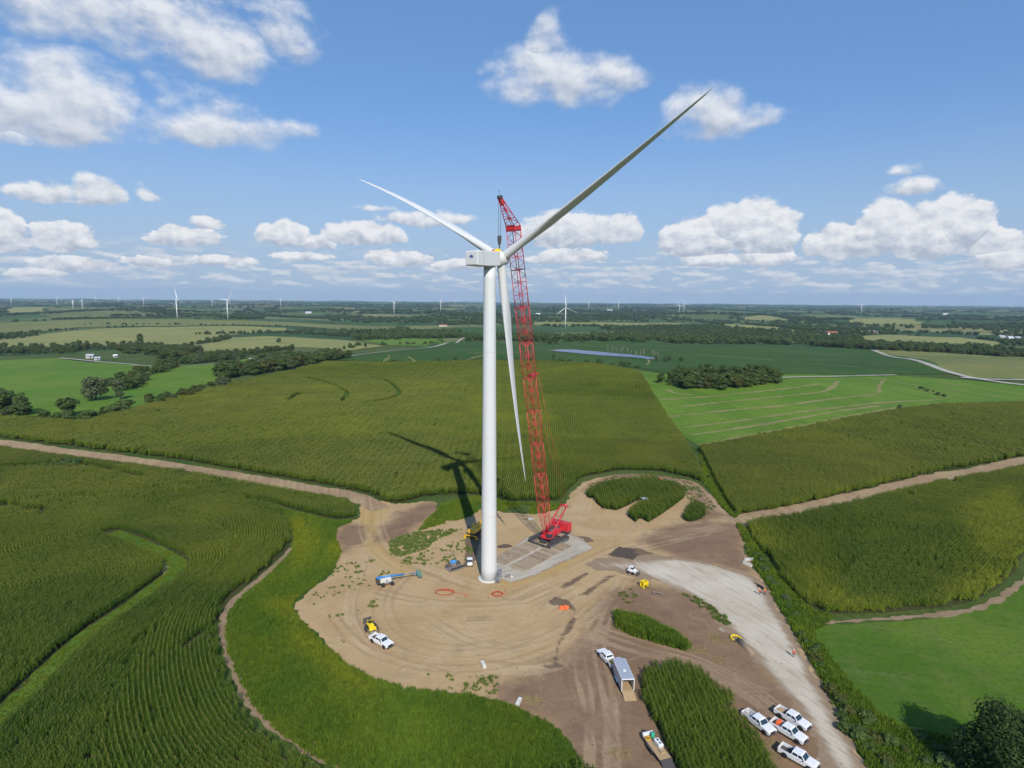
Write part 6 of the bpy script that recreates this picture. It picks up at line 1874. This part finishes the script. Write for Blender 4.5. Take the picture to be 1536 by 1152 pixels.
for q in range(6): f = MB(); a = q * 1.05; f.box((.75 * math.cos(a), .45 * math.sin(a), .30), (.95, .7, .55), a, taper=(.75, .7), bev=.15); f.build('bag', 'orange_plastic', o)
p = G(966, 881); o = empty('lifting_rack', (p.x, p.y, .05), .5, 'bright yellow frame standing by the gravel road head', 'frame'); f = MB()
for sx in (-1, 1):
    for sy in (-1, 1): f.box((sx * .65, sy * .55, .85), (.3, .3, 1.6), bev=.03)
f.build('post', 'bright_yellow', o); f = MB()
for sx in (-1, 1): f.box((sx * .65, 0, 1.55), (.28, 1.0, .28)); f.box((sx * .65, 0, .35), (.28, 1.0, .3))
f.box((0, 0, .9), (1.2, .9, .5), bev=.1); f.box((0, -.55, 1.5), (1.1, .26, .26)); f.box((0, .55, 1.5), (1.1, .26, .26)); f.build('cross_bar', 'bright_yellow', o)
# wooden poles with the yellow hose
A_, B_ = G(1108, 961), G(1130, 984); h = heading(A_, B_); L_ = (B_ - A_).length; o = empty('pole_bundle', ((A_.x + B_.x) / 2, (A_.y + B_.y) / 2, .04), h, 'bundle of long wooden poles on brown soil by the gravel road', 'poles')
for q in range(6): f = MB(); f.tube((-L_ / 2 + rng.normal() * .1, -.45 + (q % 4) * .3 + (q // 4) * .15, .16 + (q // 4) * .27), (L_ / 2 + rng.normal() * .1, -.45 + (q % 4) * .3 + (q // 4) * .15, .16 + (q // 4) * .27), .15, .14, 8); f.build('pole', 'pole_wood', o)
p = G(1104, 959); o = empty('yellow_hose', (p.x, p.y, .05), h, 'thick yellow hose curled at the end of the pole bundle', 'hose'); f = MB(); f.path(ring_pts(14, 1.15, 1.0, .20, 1.0, 5.4), .20, 8); f.build('hose', 'bright_yellow', o); f = MB(); f.tube((.62, .84, .2), (.9, .7, .2), .23, n=8); f.tube((.72, -.78, .2), (.98, -.6, .2), .23, n=8); f.build('coupling', 'steel_dark', o)
for px, py, rz, lb in ((725, 999, 1.9, 'white block lying alone on the open dirt'), (778, 1055, 1.25, 'white block at the grassy edge of the pad'), (796, 780, -.35, 'white block behind the crane boom')):
    p = G(px, py); o = empty('white_block', (p.x, p.y, .03), rz, lb, 'block'); f = MB(); f.box((0, 0, .3), (1.9, .7, .55), bev=.05); f.build('block', 'concrete_light', o); f = MB()
    for sx in (-.6, .6): f.box((sx, 0, .60), (.2, .2, .08))
    f.build('lifting_lug', 'truck_white', o)
p = G(1121, 848); o = empty('concrete_barrier', (p.x, p.y, .03), R(120), 'pale concrete barrier at the right edge of the dirt', 'barrier'); f = MB(); f.box((0, 0, .4), (2.8, .6, .75), taper=(1, .45), bev=.04); f.build('barrier', 'concrete_light', o); f = MB(); f.box((-1.0, 0, .05), (.3, .7, .1)); f.box((1.0, 0, .05), (.3, .7, .1)); f.build('foot', 'concrete', o)
p = G(1123, 841); o = empty('concrete_barrier', (p.x, p.y, .03), R(5), 'second pale concrete barrier lying in the weeds', 'barrier'); f = MB(); f.box((0, 0, .4), (2.6, .6, .75), taper=(1, .45), bev=.04); f.build('barrier', 'concrete', o); f = MB(); f.box((-.9, 0, .05), (.3, .7, .1)); f.box((.9, 0, .05), (.3, .7, .1)); f.build('foot', 'concrete', o)
p = G(932, 941); o = empty('rock_pile', (p.x, p.y, 0), 0, 'small pile of pale rocks at the end of the tall weeds', 'rocks')
for q in range(12):
    bmh = bmesh.new(); bmesh.ops.create_icosphere(bmh, subdivisions=1, radius=rng.uniform(.25, .5))
    for v in bmh.verts: v.co *= 1 + rng.normal() * .15
    me_ = bpy.data.meshes.new('rock'); bmh.to_mesh(me_); bmh.free(); r_ = link_mesh('rock', me_, 'rock', o); r_.location = (rng.normal() * .7, rng.normal() * .5, .2 + rng.random() * .25)
p = G(991, 722); o = empty('marker_barrel', (p.x, p.y, .03), 0, 'red and white marker barrel at the top of the dirt loop', 'barrel'); f = MB(); f.lathe([(.35, 0), (.40, .1), (.36, .9), (.30, 1.3)], n=14); f.build('drum', 'orange_plastic', o); f = MB(); f.lathe([(.39, .45), (.385, .7)], n=14); f.build('band', 'truck_white', o)
p = G(966, 756); o = empty('hut', (p.x, p.y, .03), .3, 'small dark hut with pale roof at the corn island gap', 'hut'); f = MB(); f.box((0, 0, 1.1), (2.0, 1.6, 1.7), bev=.03); f.build('cabin', 'steel_dark', o); f = MB(); f.box((0, 0, 2.05), (2.3, 1.9, .14), ry=.08); f.build('roof', 'roof_grey', o); f = MB(); f.box((-1.5, -.3, .8), (.5, .5, 1.5), bev=.05); f.build('cabinet', 'truck_white', o)
A_ = G(753, 866); o = empty('cable_pile', (A_.x + 1.6, A_.y + .3, .05), 0, 'tangle of grey cables at the foot of the tower stair', 'cables'); f = MB(); f.path(ring_pts(12, .9, .5, .12), .10, 5); f.path(ring_pts(12, .6, .7, .25), .10, 5); f.build('cable', 'steel_grey', o); f = MB(); f.box((.9, -.4, .25), (.7, .6, .45), bev=.06); f.build('junction_box', 'truck_white', o)
p = G(757, 820); o = empty('soil_mound', (p.x, p.y, 0), .2, 'low dark mound of soil beside the timber mats', 'mound'); f = MB(); f.lathe([(1.9, 0), (1.5, .3), (.8, .55), (.05, .62)], n=14); f.build('soil', 'mat_dark', o); o.scale = (1.2, .6, 1)
p = G(986, 893); o = empty('sawhorse', (p.x, p.y, .03), -.3, 'grey sawhorse on the brown soil island', 'sawhorse'); f = MB(); f.box((0, 0, .75), (2.2, .14, .14)); f.build('beam', 'steel_grey', o); f = MB()
for sx in (-1, 1): f.path([(sx * .9, -.35, 0), (sx * .9, 0, .75), (sx * .9, .35, 0)], .05, 5)
f.build('leg', 'steel_grey', o)

# ------------------------------------------------------------------ people
def person(px, py, face, label, lift=0.0, arms=((.12, -.02), (.12, -.02)), helmet='truck_white'):
    """one skinned body; face = direction looked at"""
    p = G(px, py); o = empty('person', (p.x, p.y, .06), face, label, 'person')
    V = []; E_ = []; Rr = []
    def add(co, r, par=None):
        V.append(co); Rr.append(r); i = len(V) - 1
        if par is not None: E_.append((par, i))
        return i
    pel = add((0, 0, .95), .15); ch = add((.02, 0, 1.25), .165, pel); sh = add((.01, 0, 1.42), .13, ch); nk = add((.02, 0, 1.52), .06, sh); hd = add((.04, 0, 1.63), .095, nk); add((.05, 0, 1.74), .085, hd)
    add((.13, 0, 1.63), .03, hd)
    for s_, (fx, dz) in zip((1, -1), arms):
        a = add((0, s_ * .20, 1.42), .075, sh); b = add((.02, s_ * .26, 1.16), .052, a); w = add((fx + .08, s_ * .25, .93 + dz), .036, b); hnd = add((fx + .13, s_ * .24, .86 + dz), .040, w)
        for q, ln_ in enumerate((.075, .085, .080, .065)):
            k1 = add((fx + .165, s_ * (.205 + q * .021), .82 + dz), .010, hnd); add((fx + .175, s_ * (.205 + q * .021), .82 + dz - ln_ * .6), .008, k1)
        k1 = add((fx + .18, s_ * .195, .855 + dz), .011, hnd); add((fx + .205, s_ * .19, .825 + dz), .009, k1)
    for s_ in (1, -1):
        a = add((0, s_ * .10, .88), .10, pel); b = add((.03 * s_ + .02, s_ * .12, .50), .065, a); c2 = add((.03 * s_ - .02, s_ * .13, .10), .045, b); add((.03 * s_ + .14, s_ * .15, .035), .040, c2)
    me_ = bpy.data.meshes.new('body'); me_.from_pydata(V, E_, []); ob = link_mesh('body', me_, None, o)
    sk_ = ob.modifiers.new('skin', 'SKIN')
    for i, d in enumerate(me_.skin_vertices[0].data): d.radius = (Rr[i], Rr[i]); d.use_root = i == 0
    ob.modifiers.new('sub', 'SUBSURF').levels = 1; ob.modifiers['sub'].render_levels = 1
    me_.materials.append(MATS['body_clothes'])
    f = MB(); f.lathe([(.20, .98), (.205, 1.2), (.21, 1.38), (.12, 1.47)], n=14); v = f.build('vest', 'vest_orange', o); v.scale = (.85, 1.15, 1)
    f = MB(); f.lathe([(.15, 1.68), (.125, 1.70), (.12, 1.76), (.07, 1.82), (.01, 1.835)], (.045, 0, 0), 14); f.build('hard_hat', helmet, o)
    return o


def m_clothes():
    p = X(X.tree.nodes.new('ShaderNodeTexCoord').outputs['Object']); x, y, z = xyz(p)
    c = mix(step(z, .90, .92), (.055, .075, .13), (.30, .30, .32)); c = mix(step(z, 1.47, 1.49), c, (.42, .24, .16))
    c = mix(step(z, .10, .09), c, (.06, .04, .03))
    return mix(step(X.m('ABSOLUTE', y), .225, .235) * step(z, 1.15, 1.10), c, (.42, .24, .16))


material('body_clothes', m_clothes, .8, spec=.2)
person(1190, 986, R(240), 'person in orange vest standing alone on the gravel road')
person(1139, 893, R(80), 'left person in orange vest at the small cart', arms=((.28, .12), (.28, .15)))
person(1147, 893, R(130), 'right person in orange and yellow vest at the small cart', arms=((.30, .20), (.15, 0)), helmet='bright_yellow')
p = G(1143, 882); o = empty('work_cart', (p.x, p.y, .05), R(110), 'small cart with long boards between the two people', 'cart')
f = MB(); f.box((0, 0, .6), (1.9, 1.0, .12), bev=.02); f.build('bed', 'steel_dark', o)
for x in (-.6, .6):
    for sy in (-1, 1): wheel(o, x, sy * .55, .30, .16)
for q in range(3): f = MB(); f.box((.3, -.3 + q * .3, .74), (3.2, .22, .08)); f.build('board', 'wood_deck', o)
f = MB(); f.path([(-.95, -.4, .6), (-1.5, -.4, 1.1), (-1.5, .4, 1.1), (-.95, .4, .6)], .04, 5); f.build('handle', 'steel_dark', o)

# ------------------------------------------------------------------ farm buildings far off
def house(px, py, L, W, H, rz, wall, roof, label, name='house', cat='house'):
    p = P(px, py); o = empty(name, (p[0], p[1], p[2] + .35), rz, label, cat); rise = W * .28
    f = MB(); f.box((0, 0, H / 2 - .5), (L, W, H + 1)); f.add([(-L / 2, -W / 2, H), (-L / 2, W / 2, H), (-L / 2, 0, H + rise), (L / 2, -W / 2, H), (L / 2, W / 2, H), (L / 2, 0, H + rise)], [(1, 0, 2), (3, 4, 5)]); wl = f.build('wall', wall, o)
    f = MB(); e = .5
    for sy in (-1, 1):
        a = [(-L / 2 - e, sy * (W / 2 + e), H - e * .5), (L / 2 + e, sy * (W / 2 + e), H - e * .5), (L / 2 + e, 0, H + rise + .12), (-L / 2 - e, 0, H + rise + .12)]
        b = [(x, y, z + .18) for x, y, z in a]; f.add(a + b, [(0, 1, 2, 3), (7, 6, 5, 4), (0, 4, 5, 1), (1, 5, 6, 2), (2, 6, 7, 3), (3, 7, 4, 0)])
    f.build('roof', roof, o)
    f = MB(); f.box((L * .15, -W / 2 - .02, 1.2), (L * .12 + 1, .1, 2.4)); f.build('door', 'steel_dark', wl)
    for q in (-.3, -.1, .35): f = MB(); f.box((L * q, -W / 2 - .02, H * .6), (1.2, .1, 1.1)); f.build('window', 'glass_dark', wl)
    return o


def silo(px, py, r, h, label):
    p = P(px, py); o = empty('grain_silo', (p[0], p[1], p[2]), 0, label, 'silo'); f = MB(); f.lathe([(r, -.5), (r, h)], n=20); f.build('bin', 'trailer_silver', o); f = MB(); f.lathe([(r * 1.05, h), (.4, h + r * .55), (.05, h + r * .6)], n=20); f.build('roof', 'roof_grey', o)


house(136, 537, 9, 6.5, 3.2, .2, 'concrete_light', 'roof_grey', 'grey roofed barn of the small farmstead on the left', 'barn', 'barn'); house(147, 540, 6.5, 5, 2.4, .2, 'truck_white', 'roof_grey', 'low white house of the small farmstead on the left')
house(174, 536, 5, 4, 2.4, 0, 'truck_white', 'truck_white', 'white shed right of the small farmstead', 'shed', 'shed'); house(348, 556, 6, 5, 3, .6, 'truck_white', 'truck_white', 'tiny white shed at the pasture tree line', 'shed', 'shed')
house(381, 544, 9, 7, 3, .4, 'truck_white', 'concrete_light', 'small pale house above the wood at the corn', 'house'); house(665, 490, 32, 12, 5, 0, 'truck_white', 'roof_red', 'long white barn with red roof left of the tower', 'barn', 'barn')
house(1246, 502, 38, 16, 6, .05, 'truck_white', 'roof_red', 'long white barn with brown roof on the right', 'barn', 'barn'); house(1291, 500, 14, 9, 4, .3, 'roof_red', 'concrete_light', 'orange brick house right of the long white barn'); house(1308, 500, 16, 10, 6, 0, 'barn_red', 'truck_white', 'red barn standing between the silos', 'barn', 'barn')
silo(1304, 500, 4, 9, 'left silver silo beside the red barn'); silo(1316, 500.5, 4.5, 8, 'right silver silo beside the red barn')
house(1502, 507, 20, 12, 5, .1, 'concrete_light', 'roof_grey', 'grey barn leftmost of the white farm at the right edge', 'barn', 'barn'); house(1515, 508, 18, 10, 4, .1, 'truck_white', 'truck_white', 'white barn in the middle of the farm at the right edge', 'barn', 'barn'); house(1526, 508, 14, 10, 4, -.2, 'truck_white', 'roof_grey', 'white house rightmost of the farm at the right edge')
house(807, 472, 34, 16, 6, .1, 'truck_white', 'truck_white', 'far white barn just right of the red boom', 'barn', 'barn'); house(914, 466, 50, 22, 7, 0, 'truck_white', 'roof_grey', 'far white barns beyond the dark wood', 'barn', 'barn'); house(1418, 472, 50, 22, 7, 0, 'truck_white', 'concrete_light', 'tiny far white farm on the right horizon', 'barn', 'barn')
house(463, 470, 40, 20, 7, 0, 'truck_white', 'roof_grey', 'far white farm left of the tower on the horizon', 'barn', 'barn')

# ------------------------------------------------------------------ haze: one box of thin even air
f = MB(); f.box((0, 0, 100.0), (37000, 37000, 330.0)); hz_ = f.build('haze', None)
hm = bpy.data.materials.new('haze'); hm.use_nodes = True; t = hm.node_tree
for n in list(t.nodes): t.nodes.remove(n)
ou = t.nodes.new('ShaderNodeOutputMaterial'); pv = t.nodes.new('ShaderNodeVolumePrincipled')
pv.inputs['Color'].default_value = (.55, .77, 1.0, 1); pv.inputs['Density'].default_value = 3.8e-5; pv.inputs['Anisotropy'].default_value = 0.0
t.links.new(pv.outputs[0], ou.inputs['Volume']); hz_.data.materials.append(hm); tag(hz_, 'thin pale blue haze over the far fields', None, None, 'stuff')
